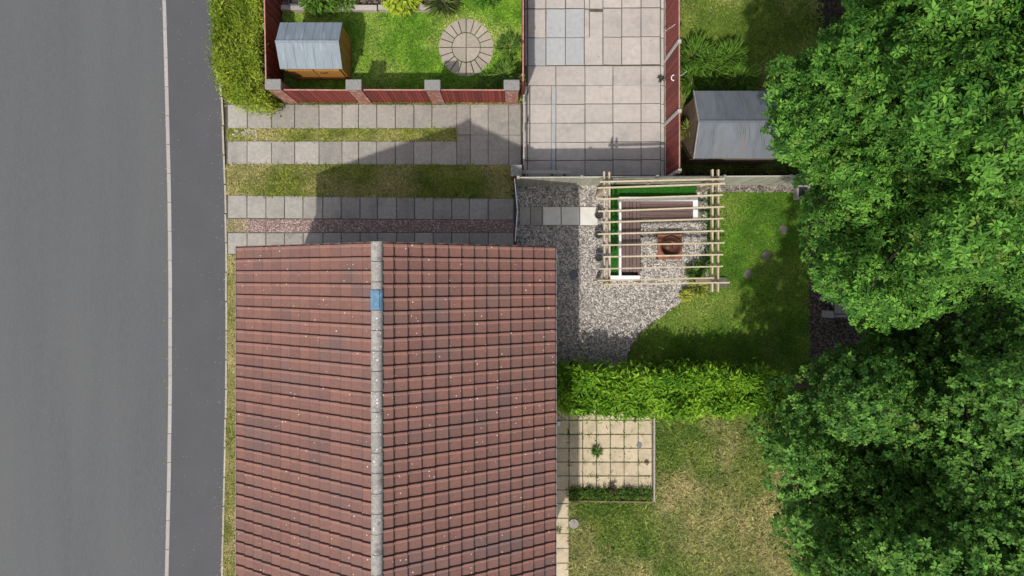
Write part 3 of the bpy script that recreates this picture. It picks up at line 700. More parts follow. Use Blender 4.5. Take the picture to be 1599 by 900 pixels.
# ------------------------------------------------------------------ SHEDS
def shed(name, label, x0, x1, y0, y1, he, hr, yr_, mat, fmat, over=.06, door_face='S', nseam=10, trim=None, ribs=False):
    c = Vector(((x0 + x1) / 2, (y0 + y1) / 2, 0)); t = thing(name, c, label, 'shed')
    bw = .14
    def zat(yv): return he + (hr - he) * (1 - abs(yv - yr_) / ((yr_ - y0) if yv < yr_ else (y1 - yr_)))
    for fx, s in ((x0, -1), (x1, 1)):
        wl = MB().box(fx - s * .03, y0 + .02, 0, fx - s * .015, y1 - .02, he - .02).build('side_wall', mat, t)
        yv = y0
        while yv < y1 - .01:
            ye = min(yv + bw, y1); m = MB(); th = random.uniform(.0, .006)
            xa, xb = (fx - .015, fx + th) if s > 0 else (fx - th, fx + .015)
            m.add([(xa, yv + .004, .02), (xb, yv + .004, .02), (xb, ye - .004, .02), (xa, ye - .004, .02), (xa, yv + .004, zat(yv) - .02), (xb, yv + .004, zat(yv) - .02), (xb, ye - .004, zat(ye) - .02), (xa, ye - .004, zat(ye) - .02)],
                  [(0, 3, 2, 1), (4, 5, 6, 7), (0, 1, 5, 4), (1, 2, 6, 5), (2, 3, 7, 6), (3, 0, 4, 7)])
            m.build('board', mat, wl); yv += bw
    for fy, s in ((y0, -1), (y1, 1)):
        wl = MB().box(x0 + .02, fy - s * .03, 0, x1 - .02, fy - s * .015, he - .03).build('front_wall' if s < 0 else 'back_wall', mat, t)
        xv = x0
        while xv < x1 - .01:
            xe = min(xv + bw, x1); th = random.uniform(0, .006)
            MB().box(xv + .004, fy - .012 if s > 0 else fy - th, .02, xe - .004, fy + th if s > 0 else fy + .012, he - .03).build('board', mat, wl); xv += bw
    # roof slopes of felt strips
    rf = bpy.data.objects.new('roof', None)
    m = MB(); X0, X1 = x0 - over, x1 + over; Y0, Y1 = y0 - over, y1 + over
    kz0 = he - (hr - he) * over / (yr_ - y0); kz1 = he - (hr - he) * over / (y1 - yr_); T = .035
    m.add([(X0, Y0, kz0), (X1, Y0, kz0), (X1, yr_, hr), (X0, yr_, hr), (X0, Y1, kz1), (X1, Y1, kz1),
           (X0, Y0, kz0 - T), (X1, Y0, kz0 - T), (X1, yr_, hr - T), (X0, yr_, hr - T), (X0, Y1, kz1 - T), (X1, Y1, kz1 - T)],
          [(0, 1, 2, 3), (3, 2, 5, 4), (7, 6, 9, 8), (8, 9, 10, 11), (0, 6, 7, 1), (4, 5, 11, 10), (0, 3, 9, 6), (3, 4, 10, 9), (1, 7, 8, 2), (2, 8, 11, 5)])
    rf = m.build('roof', fmat, t)
    for (ya, za, yb, zb) in ((Y0, kz0, yr_, hr), (Y1, kz1, yr_, hr)):
        xx = X0
        for q in range(nseam):
            xe = X0 + (X1 - X0) * (q + 1) / nseam + (random.uniform(-.03, .03) if q < nseam - 1 else 0)
            up = random.uniform(.004, .012); nn = 7
            vs = []; 
            for r in range(nn + 1):
                f = r / nn; yv = ya * (1 - f) + yb * f; zz = za * (1 - f) + zb * f
                for g_ in range(4):
                    gg = g_ / 3; xv = xx + .003 + (xe - xx - .006) * gg
                    vs.append((xv, yv, zz + up + (.006 * math.sin(9 * xv + 5 * yv + q) + random.uniform(-.003, .003)) * (1 if 0 < r < nn else .3) + (.006 if g_ == 3 else 0)))
            fs = [(r * 4 + g_, r * 4 + g_ + 1, r * 4 + g_ + 5, r * 4 + g_ + 4) for r in range(nn) for g_ in range(3)]
            if ya > yb: fs = [f[::-1] for f in fs]
            MB().add(vs, fs).build('felt_strip', fmat, rf, smooth=True)
            xx = xe
    MB().bar((X0, yr_, hr + .014), (X1, yr_, hr + .014), .07, .012).build('ridge_cap', fmat, rf)
    if ribs:
        m = MB()
        for q in range(13):
            xa = random.uniform(X0 + .3, X1 - .1); pts = []; sl_ = random.uniform(-.1, .45)
            la = random.uniform(.3, 1)
            for r in range(7):
                f = 1 - la * r / 6; yv = Y0 * (1 - f) + yr_ * f
                pts.append((min(xa + sl_ * (1 - f), X1 - .02), yv, kz0 * (1 - f) + hr * f + .014))
            m.tube(pts, [.004] + [.024] * 5 + [.003], 5)
        for q in range(8):
            xa = random.uniform(X0 + .5, X1 - .1); pts = []; sl_ = random.uniform(-.2, .1)
            for r in range(7):
                f = 1 - r / 6; yv = Y1 * (1 - f) + yr_ * f
                pts.append((xa + sl_ * (1 - f), yv, kz1 * (1 - f) + hr * f + .012))
            m.tube(pts, [.004] + [.018] * 5 + [.003], 5)
        m.build('felt_wrinkles', fmat, rf)
    if trim:
        for xx_ in (X0, X1):
            for (ya, za) in ((Y0, kz0), (Y1, kz1)):
                MB().bar((xx_, ya, za + .0), (xx_, yr_, hr + .0), .025, .07).build('barge_board', trim, rf)
    return t, (X0, X1, Y0, Y1)
s1, _ = shed('garden_shed', 'small golden timber shed with pale blue-grey felt roof in the upper garden', P(462, 0, 0).x, P(549, 0).x, P(0, 125).y, P(0, 61.5).y, 1.32, 1.70, P(0, 65.5, 1.70).y, M_shed, M_felt, over=.045, nseam=7)
# double door and handle on the front of shed one
xa, xb, ya = P(468, 0).x, P(545, 0).x, P(0, 125).y
for x0_, x1_ in ((xa, (xa + xb) / 2 - .01), ((xa + xb) / 2 + .01, xb)):
    dr = MB().box(x0_, ya - .035, .08, x1_, ya - .008, 1.2).build('door', M_shed, s1)
    for zz in (.25, 1.05): MB().box(x0_ + .02, ya - .05, zz, x1_ - .02, ya - .036, zz + .08).build('brace', M_shed, dr)
xh = (xa + xb) / 2 + .16
MB().tube([(xh, ya - .05, .95), (xh + .02, ya - .085, .96), (xh + .18, ya - .085, .96), (xh + .2, ya - .05, .95)], .012, 6).build('door_handle', M_black, s1)
s2, _ = shed('garden_shed', 'larger brown timber shed with wrinkled grey felt roof beside the big tree', P(1066, 0).x, P(1196, 0).x - .1, P(0, 257).y, P(0, 170).y, 1.75, 2.25, P(0, 190.5, 2.25).y, M_shed2, M_felt2, over=.10, nseam=5, trim=M_wood, ribs=True)

# ------------------------------------------------------------------ ROUND PAVING
circ = thing('round_paving', CIRC, 'round stone paving circle with wedge ring set in the upper lawn', 'paving circle')
MB().lathe((CIRC.x, CIRC.y, -.01), [(RC * .99, 0), (RC * .99, .012), (0.001, .012)], 48).build('moss_bed', M_turf_bed, circ)
def wedge(r0, r1, t0, t1, name, sy=1.04):
    n = 5; g_ = .014; vs2 = []
    for r, ts in ((r1, range(n + 1)), (r0, range(n, -1, -1))):
        for k in ts:
            a0 = t0 + g_ / max(r, .05); a1 = t1 - g_ / max(r, .05); t = a0 + (a1 - a0) * k / n
            vs2.append((CIRC.x + r * .985 * math.cos(t), CIRC.y + r * sy * math.sin(t)))
    z = .022 + random.uniform(-.004, .004)
    tc = (t0 + t1) / 2; rc = (r0 + r1) / 2
    MB().prism(vs2, -.01, z).build(name, M_round, circ, loc=(CIRC.x + rc * math.cos(tc), CIRC.y + rc * math.sin(tc), 0), bevel=.006)
for k in range(20): wedge(.46, RC, 2 * math.pi * k / 20 + .0, 2 * math.pi * (k + 1) / 20 + .0, 'ring_stone')
for k in range(4):
    g_ = .012; t0 = math.pi / 2 * k; pts = [(CIRC.x + .012 * math.cos(t0 + .785), CIRC.y + .012 * math.sin(t0 + .785))]
    for q in range(9):
        t = t0 + .03 + (math.pi / 2 - .06) * q / 8; pts.append((CIRC.x + .435 * math.cos(t), CIRC.y + .45 * math.sin(t)))
    MB().prism(pts, -.01, .024 + random.uniform(-.003, .003)).build('centre_stone', M_round, circ, bevel=.005)

# ------------------------------------------------------------------ PERGOLA, BENCH, FIRE PIT
ZB, ZR = 2.15, 2.30
perg = thing('pergola', P(1030, 365), 'pale timber pergola of thin rafters standing over the corner seat', 'pergola')
for x_ in (943.5, 951.5, 1112.5, 1121.5):
    y0_, y1_ = (268, 450) if x_ < 1000 else (265, 456)
    MB().bar(P(x_, y0_ + random.uniform(-1, 2), ZB), P(x_ + (-.5 if x_ > 1000 else .5), y1_, ZB), .045, .14).build('beam', M_beam, perg)
RF = [(937, 284.5, 1131, 280.0), (934, 294, 1132, 287.3), (936, 311.5, 1129, 305), (934.5, 330.5, 1131, 323.3), (939, 347.6, 1130, 341.6), (934, 366, 1130, 360.8), (939, 383.3, 1131, 379.7), (942, 401.5, 1129, 398),
      (935, 420.3, 1129, 416.3), (933, 438.5, 1115, 434.3), (943, 444.5, 1139, 441.6)]
for x0_, y0_, x1_, y1_ in RF:
    MB().bar(P(x0_, y0_, ZR), P(x1_, y1_, ZR), .040, .10).build('rafter', M_beam, perg)
for x_, y_ in ((947.5, 291), (1117, 287), (947.5, 438), (1117, 439)):
    g0 = P(x_, y_, ZB); MB().box(g0.x - .05, g0.y - .05, 0, g0.x + .05, g0.y + .05, ZB + .04).build('post', M_beam, perg)
    for s in (-1, 1):
        pass
# corner planter with artificial turf + L seat
def bxp(m, x0, y0, x1, y1, z0, z1, zref=None):
    zr = z1 if zref is None else zref
    a = P(x0, y1, zr); b = P(x1, y0, zr); m.box(a.x, a.y, z0, b.x, b.y, z1); return m
seat = thing('corner_bench', P(1020, 370), 'L-shaped corner bench with brown slatted seat and white frame under the pergola', 'bench')
ZS = .45
mf = MB()
bxp(mf, 971, 307.5, 1090.5, 314, .0, ZS + .10)
bxp(mf, 967.5, 307.5, 971, 431, .0, ZS + .10)
bxp(mf, 952, 430.5, 1000, 436.5, .0, ZS + .04)
bxp(mf, 1083, 314.2, 1090.5, 341.5, .0, ZS + .04)
mf.build('frame', M_frame, seat, bevel=.008)
mf = MB(); bxp(mf, 971.5, 338.5, 1082.5, 341.5, 0, ZS - .03); bxp(mf, 997, 341.8, 1000, 430, 0, ZS - .03); mf.build('apron', M_deck, seat)
yy0 = 314.6
for k in range(5):     # long slats of the horizontal arm
    mf = MB(); bxp(mf, 1000.4 if k < 9 else 0, yy0 + .25, 1082.6, yy0 + 5.1, ZS - .04, ZS + random.uniform(-.003, .003)); mf.build('slat', M_deck, seat); yy0 += 5.4
xx0 = 971.6
for k in range(5):
    mf = MB(); bxp(mf, xx0 + .25, 314.6, xx0 + 5.3, 425 if True else 430, ZS - .04, ZS + random.uniform(-.003, .003)); mf.build('slat', M_deck, seat); xx0 += 5.7
for x_, y_ in ((1078, 334), (980, 418)):
    a = P(x_, y_, ZS); MB().box(a.x - .04, a.y - .04, 0, a.x + .04, a.y + .04, ZS - .045).build('leg', M_frame, seat)
plt = thing('turf_planter', P(960, 340), 'white-edged strip of bright artificial turf behind the corner bench', 'planter')
mf = MB(); bxp(mf, 954.3, 291, 966.8, 430, 0, .30); bxp(mf, 967.0, 291, 1089, 306.5, 0, .30); mf.build('turf_base', M_turf, plt)
mf = MB(); bxp(mf, 951, 290, 954, 430, 0, .36); bxp(mf, 1089.5, 291, 1093, 306.5, 0, .40); mf.build('edge_board', M_frame, plt)
for nm, poly in (('artificial_turf', [(954.5, 291.5), (967, 291.5), (967, 430), (954.5, 430)]), ('artificial_turf', [(967, 291.5), (1089, 291.5), (1089, 306.5), (967, 306.5)])):
    X, Y = scatter_pts(pp(poly, .3), 2600); n = len(X); th = RS.uniform(0, 6.28, n)
    col = lerp((.02, .14, .01), (.05, .30, .025), RS.rand(n))
    v, f, c_ = leaves(np.stack([X, Y, np.full(n, .30)], 1), np.stack([np.cos(th), np.sin(th), RS.uniform(.4, 1.6, n)], 1), np.array([[0, 0, 1.]] * n), RS.uniform(.03, .06, n), np.full(n, .012), col)
    npmesh(nm, v, f, M_grass, c_, parent=plt, kind='stuff')
grass('green_turf', pp([(1096, 292), (1106, 292), (1106, 405), (1096, 405)]), 2400, .07, .014, ((.02, .10, .01), (.05, .2, .02), (.1, .2, .03), .1), .9, z=.01)

fp = thing('fire_pit', P(1046.5, 386), 'square terracotta fire pit with a round dark bowl, under the pergola', 'fire pit')
a, b = P(1028, 405.5, .36), P(1065.5, 366.5, .36); cx_, cy_ = (a.x + b.x) / 2 + .02, (a.y + b.y) / 2
# square top with round hole
n = 32; vs = []; fs = []
for k in range(n):
    t = 2 * math.pi * k / n; c_, s_ = math.cos(t), math.sin(t); q = 1 / max(abs(c_), abs(s_)); hw = (b.x - a.x) / 2; hh = (b.y - a.y) / 2
    vs += [(cx_ - .02 + hw * c_ * q, cy_ + hh * s_ * q, .36), (cx_ + .30 * c_, cy_ + .30 * s_, .36), (cx_ - .02 + hw * c_ * q, cy_ + hh * s_ * q, .30)]
for k in range(n):
    k2 = (k + 1) % n; fs += [(k * 3, k2 * 3, k2 * 3 + 1, k * 3 + 1), (k * 3 + 2, k2 * 3 + 2, k2 * 3, k * 3)]
MB().add(vs, fs).build('rim', M_terra, fp)
MB().lathe((cx_, cy_, 0), [(.33, .0), (.35, .05), (.31, .2), (.315, .38), (.335, .41), (.33, .43), (.30, .43), (.275, .38), (.24, .26), (.15, .17), (.06, .15), (.001, .15)], 36).build('bowl', M_terra_d, fp, smooth=True)
MB().lathe((cx_ - .02, cy_ + .03, .155), [(.05, 0), (.12, .03), (.13, .05), (.06, .07), (.001, .075)], 16).build('ash_heap', M_terra_d, fp, smooth=True)
for sx in (-1, 1):
    for sy in (-1, 1): MB().box((a.x + b.x) / 2 + sx * .33 - .03, cy_ + sy * .34 - .03, 0, (a.x + b.x) / 2 + sx * .33 + .03, cy_ + sy * .34 + .03, .30).build('leg', M_terra, fp)

for k, (x_, y_, l_) in enumerate(((936, 335.5, 'slate-blue plant pot at the end of the white slabs, topmost of three'), (935.5, 366, 'slate-blue plant pot by the pergola, middle of three'), (936, 402, 'slate-blue plant pot by the pergola, nearest the house roof'))):
    c = P(x_, y_, .3); t = thing('plant_pot', (c.x, c.y, 0), l_, 'plant pot', 'plant pots beside the pergola')
    MB().lathe((c.x, c.y, 0), [(.001, 0), (.085, 0), (.125, .27), (.14, .27), (.14, .31), (.115, .31), (.105, .25)], 20).build('pot', M_pot, t, smooth=False)
    MB().lathe((c.x, c.y, 0), [(.108, .25), (.001, .265)], 20).build('compost', M_soil, t)
    n = 18; th = RS.uniform(0, 6.28, n)
    v, f, cc = leaves(np.array([[c.x, c.y, .26]] * n), np.stack([np.cos(th), np.sin(th), RS.uniform(.3, 1.2, n)], 1), np.array([[0, 0, 1.]] * n), RS.uniform(.05, .12, n), np.full(n, .025), lerp((.05, .07, .05), (.16, .18, .12), RS.rand(n)))
    npmesh('foliage', v, f, M_leaf, cc, parent=t)

def disc(name, px, py, r, mat, label, cat, h=.03, group=None, n=14):
    c = P(px, py); m = MB(); pts = []
    for k in range(n):
        t = 2 * math.pi * k / n; q = r * random.uniform(.93, 1.04); pts.append((c.x + q * math.cos(t), c.y + q * math.sin(t)))
    o = MB().prism(pts, 0.0, h).build(name, mat, loc=(c.x, c.y, 0), bevel=.006); return tag(o, label, cat, group)
disc('stepping_stone', 1223, 359, .145, M_step, 'round stepping stone in the middle lawn, farthest from the house', 'stepping stone', .03, 'round stepping stones in the middle lawn')
disc('stepping_stone', 1197, 399, .145, M_step, 'round stepping stone in the lawn on the edge of the tree shade, middle one', 'stepping stone', .03, 'round stepping stones in the middle lawn')
disc('stepping_stone', 1168, 428, .145, M_step, 'round stepping stone in the middle lawn, nearest the pergola', 'stepping stone', .03, 'round stepping stones in the middle lawn')
disc('drain_cover', 896, 429, .14, M_pot, 'dark round cover lying on the gravel by the house', 'cover', .06)
disc('drain_cover', 998.5, 695, .10, M_grey, 'small grey disc on the buff patio slabs', 'cover', .045, n=6)
disc('grey_lid', 896.5, 817, .16, M_ridge, 'pale grey round lid at the edge of the dry lawn beside the path', 'lid', .06, n=9)
disc('grey_lid', 897, 570, .15, M_black, 'dark round lid on the shaded gravel against the hedge', 'lid', .06)
c = P(1129, 442, .1); pd = MB().prism([(c.x - .24, c.y - .13), (c.x + .12, c.y - .15), (c.x + .2, c.y - .04), (c.x + .15, c.y + .17), (c.x - .22, c.y + .18)], 0, .07).build('flat_stone', M_step, loc=(c.x, c.y, 0), bevel=.01)
tag(pd, 'flat grey-brown stone at the foot of the right pergola post', 'stone')
# little brick edging of the gravel / lawn curve
curve = [(1106, 452), (1080, 462), (1062, 472.5), (1040, 489), (1015, 508), (1000, 520), (984, 543), (975.5, 572)]
ed = bpy.data.objects.new('lawn_edging', None); put(ed, None, P(1040, 489)); tag(ed, kind='structure')
for (x0_, y0_), (x1_, y1_) in zip(curve[:-1], curve[1:]):
    nseg = max(1, int(math.hypot(x1_ - x0_, y1_ - y0_) / 11))
    for q in range(nseg):
        f0, f1 = q / nseg, (q + .94) / nseg
        MB().bar(P(x0_ + (x1_ - x0_) * f0, y0_ + (y1_ - y0_) * f0, .0), P(x0_ + (x1_ - x0_) * f1, y0_ + (y1_ - y0_) * f1, .0), .035, .06).build('edging_strip', M_step if random.random() < .6 else M_mortar, ed)

# grit, twigs and fallen leaves on the tarmac edges and slabs
n = 420; yv = RS.uniform(-60, 960, n); kk = RS.rand(n)
xe = np.array([interp(ex, q) for q in yv]); xk = np.array([interp(kx, q) for q in yv])
xv = np.where(kk < .45, xe - np.abs(RS.normal(0, 9, n)) - 1, np.where(kk < .8, xk - np.abs(RS.normal(0, 5, n)) - 1, RS.uniform(270, 345, n)))
zz_ = np.where(xv > xk, .004, -.096); th = RS.uniform(0, 6.28, n)
v, f, cc = leaves(np.stack([(xv - CX) / S, (CY - yv) / S, zz_], 1), np.stack([np.cos(th), np.sin(th), np.full(n, .15)], 1), np.array([[0, 0, 1.]] * n), RS.uniform(.02, .055, n), RS.uniform(.01, .03, n), lerp((.05, .045, .03), (.34, .30, .22), RS.rand(n)))
npmesh('leaf_debris', v, f, M_v, cc, kind='stuff')
n = 300; xv = RS.uniform(358, 1036, n); yv = RS.uniform(165, 395, n); yv = np.where(xv > 820, RS.uniform(0, 272, n), yv); th = RS.uniform(0, 6.28, n)
v, f, cc = leaves(np.stack([(xv - CX) / S, (CY - yv) / S, np.full(n, .034)], 1), np.stack([np.cos(th), np.sin(th), np.full(n, .1)], 1), np.array([[0, 0, 1.]] * n), RS.uniform(.015, .05, n), RS.uniform(.01, .025, n), lerp((.06, .05, .03), (.40, .36, .28), RS.rand(n)))
npmesh('leaf_debris', v, f, M_v, cc, kind='stuff')
# wooden patio edging, raised bed edging
o = MB().bar(P(1021.5, 642, .08), P(1021.5, 782, .08), .05, .18).build('patio_edging_board', M_edgewood); tag(o, 'weathered timber edging board along the right of the buff patio', 'edging board')
o = MB().bar(P(889, 782, .04), P(1018, 784, .04), .04, .08).build('bed_edging_board', M_shed2); tag(o, 'thin timber edging below the leafy strip at the foot of the patio', 'edging board')
xx = 440
for k, x1_ in enumerate((520, 591, 638, 676)):
    o = MB().bar(P(xx + 1, 14.0 - k * .2, .1), P(x1_ - 1, 14.4, .1), .16, .26).build('border_sleeper', M_edgewood, bevel=.012)
    tag(o, ['weathered timber sleeper of the top border, nearest the shed', 'timber sleeper of the top border below the green shrub', 'timber sleeper of the top border with a crack, beside the yellow shrub', 'timber sleeper of the top border between yellow shrub and spiky plant'][k], 'sleeper', 'timber sleepers edging the top border')
    xx = x1_

# gate rail, thin kerb rails, gate post
gt = thing('side_gate', P(806, 325), 'thin pale metal gate rail standing at the end of the grey driveway', 'gate')
MB().bar(P(804, 279, 1.15), P(808.5, 328, 1.15), .025, .035).build('top_rail', M_frame, gt)
MB().bar(P(808.5, 329, 1.15), P(805, 377, 1.15), .025, .035).build('top_rail', M_frame, gt)
for yv in np.linspace(280, 376, 17):
    xv = np.interp(yv, [279, 328, 377], [804, 808.5, 805]); a = P(xv, yv, 1.15)
    MB().bar((a.x, a.y, .05), (a.x, a.y, 1.14), .012, .012).build('bar', M_black, gt)
a, b = P(804, 279, 1.15), P(805, 377, 1.15)
MB().bar((a.x, a.y, .12), (b.x, b.y, .12), .03, .03).build('bottom_rail', M_black, gt)
c = P(807, 266.5, 1.2); gp = thing('gate_post', (c.x, c.y, 0), 'square grey brick gate post at the corner of the two drives', 'gate post')
MB().box(c.x - .15, c.y - .15, -.03, c.x + .15, c.y + .15, 1.14).build('pier_body', M_brick, gp)
MB().box(c.x - .17, c.y - .17, 1.14, c.x + .17, c.y + .17, 1.21).build('cap', M_cap, gp, bevel=.012)
dv = thing('low_rail_fence', P(818.5, 210), 'low weathered rail fence carrying on from the red fence between the two drives', 'fence')
for yv in (160, 205, 250): a = P(818, yv); MB().box(a.x - .03, a.y - .03, -.03, a.x + .03, a.y + .03, .78).build('post', M_post, dv)
MB().bar(P(818.3, 152, .8), P(818.5, 258, .8), .04, .05).build('top_rail', M_edgewood, dv)
MB().bar(P(818.3, 152, .35), P(818.5, 258, .35), .03, .07).build('lower_rail', M_edgewood, dv)
rl = thing('timber_barrier', P(850, 274), 'short pale timber barrier rail lying before the panel fence', 'rail')
MB().bar(P(815, 269, .9), P(890, 269, .9), .10, .05).build('top_rail', M_edgewood, rl)
for xv in (820, 864, 884): a = P(xv, 269, .9); MB().box(a.x - .035, a.y - .03, -.02, a.x + .035, a.y + .03, .87).build('post', M_edgewood, rl)
# white hanging hoop on the red fence
c = P(1053.3, 122, 1.2); hp = thing('wall_hoop', (c.x, c.y, 1.2), 'small white hoop ornament hanging on the red fence', 'ornament')
m = MB(); m.tube([(c.x + .085 * math.cos(t * .349), c.y + .085 * math.sin(t * .349), 1.22 + .02 * math.cos(t * .349)) for t in range(19)], .014, 6, cap=False); m.build('hoop', M_frame, hp)
MB().tube([(c.x + .08, c.y + .01, 1.24), (c.x + .2, c.y + .02, 1.5), (c.x + .21, c.y + .02, 1.8)], .008, 5).build('hook', M_frame, hp)
m = MB(); m.tube([P(1037, 52, .6), P(1043, 46, 1.0), P(1050, 42, 1.35), P(1055, 38, 1.5)], .014, 5); o = m.build('cane', M_edgewood); tag(o, 'bent pale cane leaning against the red fence', 'cane')

# seat / white frame under the tree
bn = thing('garden_bench', P(1310, 487), 'grey slatted garden bench half hidden under the big tree', 'bench')
for k in range(4):
    bx = MB(); bxp(bx, 1304 + k * 5.2, 455, 1308.6 + k * 5.2, 490, .40, .44); bx.build('slat', M_wood, bn)
for (x0_, y0_) in ((1296, 458), (1296, 486)):
    bx = MB(); bxp(bx, x0_, y0_, x0_ + 7, y0_ + 11, .0, .55); bx.build('arm_block', M_wood, bn, bevel=.01)
bx = MB(); bxp(bx, 1302, 492, 1365, 496, 0, .42); bx.build('front_rail', M_wood, bn)
fb = thing('cold_frame', P(1257, 299), 'small white-framed box on the ground where the panel fence meets the tree', 'cold frame')
bx = MB()
for q in ((1245, 289, 1248, 311), (1262, 289, 1266, 311), (1248.1, 289, 1261.9, 292), (1248.1, 308, 1261.9, 311)): bxp(bx, *q, 0, .3)
bx.build('frame', M_wood, fb); bx = MB(); bxp(bx, 1248.2, 292.2, 1261.8, 307.8, .05, .25); bx.build('lid', M_black, fb)
tr = thing('dark_crate', P(458, 2), 'dark square crate in the corner of the top border', 'crate')
bx = MB()
for q in ((450, -6, 452, 8), (466, -6, 468, 8), (452.1, -6, 465.9, -4), (452.1, 6, 465.9, 8)): bxp(bx, *q, 0, .28)
bx.build('side', M_pot, tr); bx = MB(); bxp(bx, 452.2, -3.8, 465.8, 5.8, .01, .16); bx.build('contents', M_soil, tr)
# small outlet / lamp on house wall
o = MB().box(P(872, 661, 1.2).x - .03, P(0, 661, 1.2).y - .06, 1.1, P(872, 0, 1.2).x + .05, P(0, 661, 1.2).y + .06, 1.3).build('wall_box', M_frame); tag(o, 'small white box fixed beside the house gutter', 'box')

# ------------------------------------------------------------------ PLANTS
def plant(name, px, py, r, hgt, n, ca, cb, label, cat, W=.03, zc=.0, spread=.3, lf=1.0, group=None, stem=False):
    c = P(px, py, hgt * .6); t = thing(name, (c.x, c.y, 0), label, cat, group)
    th = RS.uniform(0, 6.28, n); el = RS.uniform(.1, 1.4, n); rr = RS.rand(n) ** .5 * r * spread
    D = np.stack([np.cos(th), np.sin(th), np.tan(el) * .5], 1)
    C = np.stack([c.x + np.cos(th) * rr, c.y + np.sin(th) * rr, zc + hgt * .35 + RS.rand(n) * hgt * .6], 1)
    N = np.stack([RS.normal(0, .25, n), RS.normal(0, .25, n), np.ones(n)], 1)
    v, f, cc = leaves(C, D, N, lf * r * RS.uniform(.5, 1.0, n), W * RS.uniform(.7, 1.3, n), lerp(ca, cb, RS.rand(n)), droop=.25)
    npmesh('foliage', v, f, M_leaf, cc, parent=t)
    m = MB()
    for k in range(5):
        a_ = k * 1.26; m.tube([(c.x, c.y, zc - .02), (c.x + r * .3 * math.cos(a_), c.y + r * .3 * math.sin(a_), zc + hgt * .7)], [.012, .004], 4)
    m.build('stems', M_bark, t); return t
plant('shrub', 498, -6, .62, .65, 620, (.05, .12, .012), (.14, .26, .03), 'dark green leafy shrub over the sleepers behind the shed', 'shrub', spread=.85, lf=.36, W=.06)
plant('shrub', 538, -2, .42, .5, 300, (.05, .12, .012), (.16, .28, .03), 'smaller green shrub right of the shed in the top border', 'shrub', spread=.85, lf=.36, W=.05)
plant('shrub', 628, -6, .62, .55, 700, (.26, .36, .02), (.46, .54, .06), 'bright yellow-green shrub spilling over the top border', 'shrub', spread=.85, lf=.36, W=.07)
plant('spiky_plant', 691, 6, .55, .5, 240, (.09, .14, .03), (.22, .27, .09), 'spiky grass-like plant with arching leaves beside the sleepers', 'plant', W=.026)
plant('shrub', 760, -8, .5, .4, 260, (.05, .15, .012), (.12, .26, .03), 'low green clump at the top of the upper lawn', 'plant', spread=.8, lf=.4, W=.05)
plant('border_plant', 790, 118, .50, .35, 200, (.06, .14, .015), (.16, .26, .05), 'green strappy plant in the lawn corner by the drive fence', 'plant', spread=.7, lf=.55, W=.04)
plant('border_plant', 762, 128, .35, .3, 120, (.05, .12, .015), (.12, .2, .04), 'low dark plant between round paving and the red panel fence', 'plant', spread=.7, lf=.5, W=.035)
plant('border_plant', 795, 72, .42, .35, 150, (.04, .10, .015), (.10, .19, .03), 'dark clump right of the round paving by the fence', 'plant', spread=.7, lf=.5, W=.04)
plant('weed_tuft', 932, 706, .20, .15, 60, (.06, .15, .02), (.16, .30, .06), 'green star-shaped weed growing in the buff patio', 'weed', W=.03, zc=.02)
plant('weed_tuft', 1010, 722, .09, .08, 22, (.05, .05, .03), (.12, .10, .06), 'small brown weed near the right side of the patio', 'weed', W=.02, zc=.02)
plant('weed_tuft', 872, 827, .12, .1, 36, (.06, .14, .02), (.18, .28, .06), 'small green weed on the side path near the gutter', 'weed', W=.02)
plant('weed_tuft', 956, 762, .16, .22, 60, (.05, .04, .02), (.12, .09, .05), 'dark reddish weed at the foot of the patio', 'weed', W=.02, zc=.05)
plant('dark_weed', 1032, 123, .13, .12, 40, (.02, .025, .02), (.05, .06, .04), 'dark tuft on the pale drive against the red fence', 'weed', W=.02)
for k, (x_, y_, r_, l_) in enumerate(((1085, 425, .34, 'green plant under the right pergola beams'), (1090, 448, .38, 'yellow-green strappy plant at the gravel edge under the pergola'), (1070, 462, .22, 'small pale plant on the gravel edge by the lawn curve'), (1100, 415, .25, 'dark green plant beside the right pergola post'))):
    yl = k in (1, 2)
    plant('border_plant', x_, y_, r_, .32, 130, (.20, .26, .03) if yl else (.04, .11, .015), (.48, .50, .08) if yl else (.12, .24, .03), l_, 'plant', W=.035)
k = 0
for x_, y_, r_, l_ in ((1085, 92, .66, 'fern clump nearest the red fence above the grey shed'), (1112, 108, .62, 'fern clump directly above the left corner of the grey shed'), (1138, 95, .6, 'fern clump at the right end of the fern bed'), (1080, 125, .55, 'fern clump squeezed between red fence and grey shed'), (1158, 120, .55, 'fern clump behind the grey shed roof near the tree')):
    plant('fern', x_, y_, r_, .55, 420, (.05, .12, .012), (.15, .29, .035), l_, 'fern', W=.035, spread=.75, lf=.55, group='ferns behind the grey-roofed shed')
for x_, l_ in ((1071, 'narrow green climber between red fence and shed wall'),):
    plant('climber', x_, 205, .30, 1.0, 160, (.08, .11, .02), (.22, .25, .05), l_, 'climber', W=.035)
plant('ivy', 815.5, 130, .14, 1.5, 70, (.18, .22, .05), (.42, .42, .15), 'small pale ivy sprig at the top of the thin red fence end', 'ivy', W=.03)

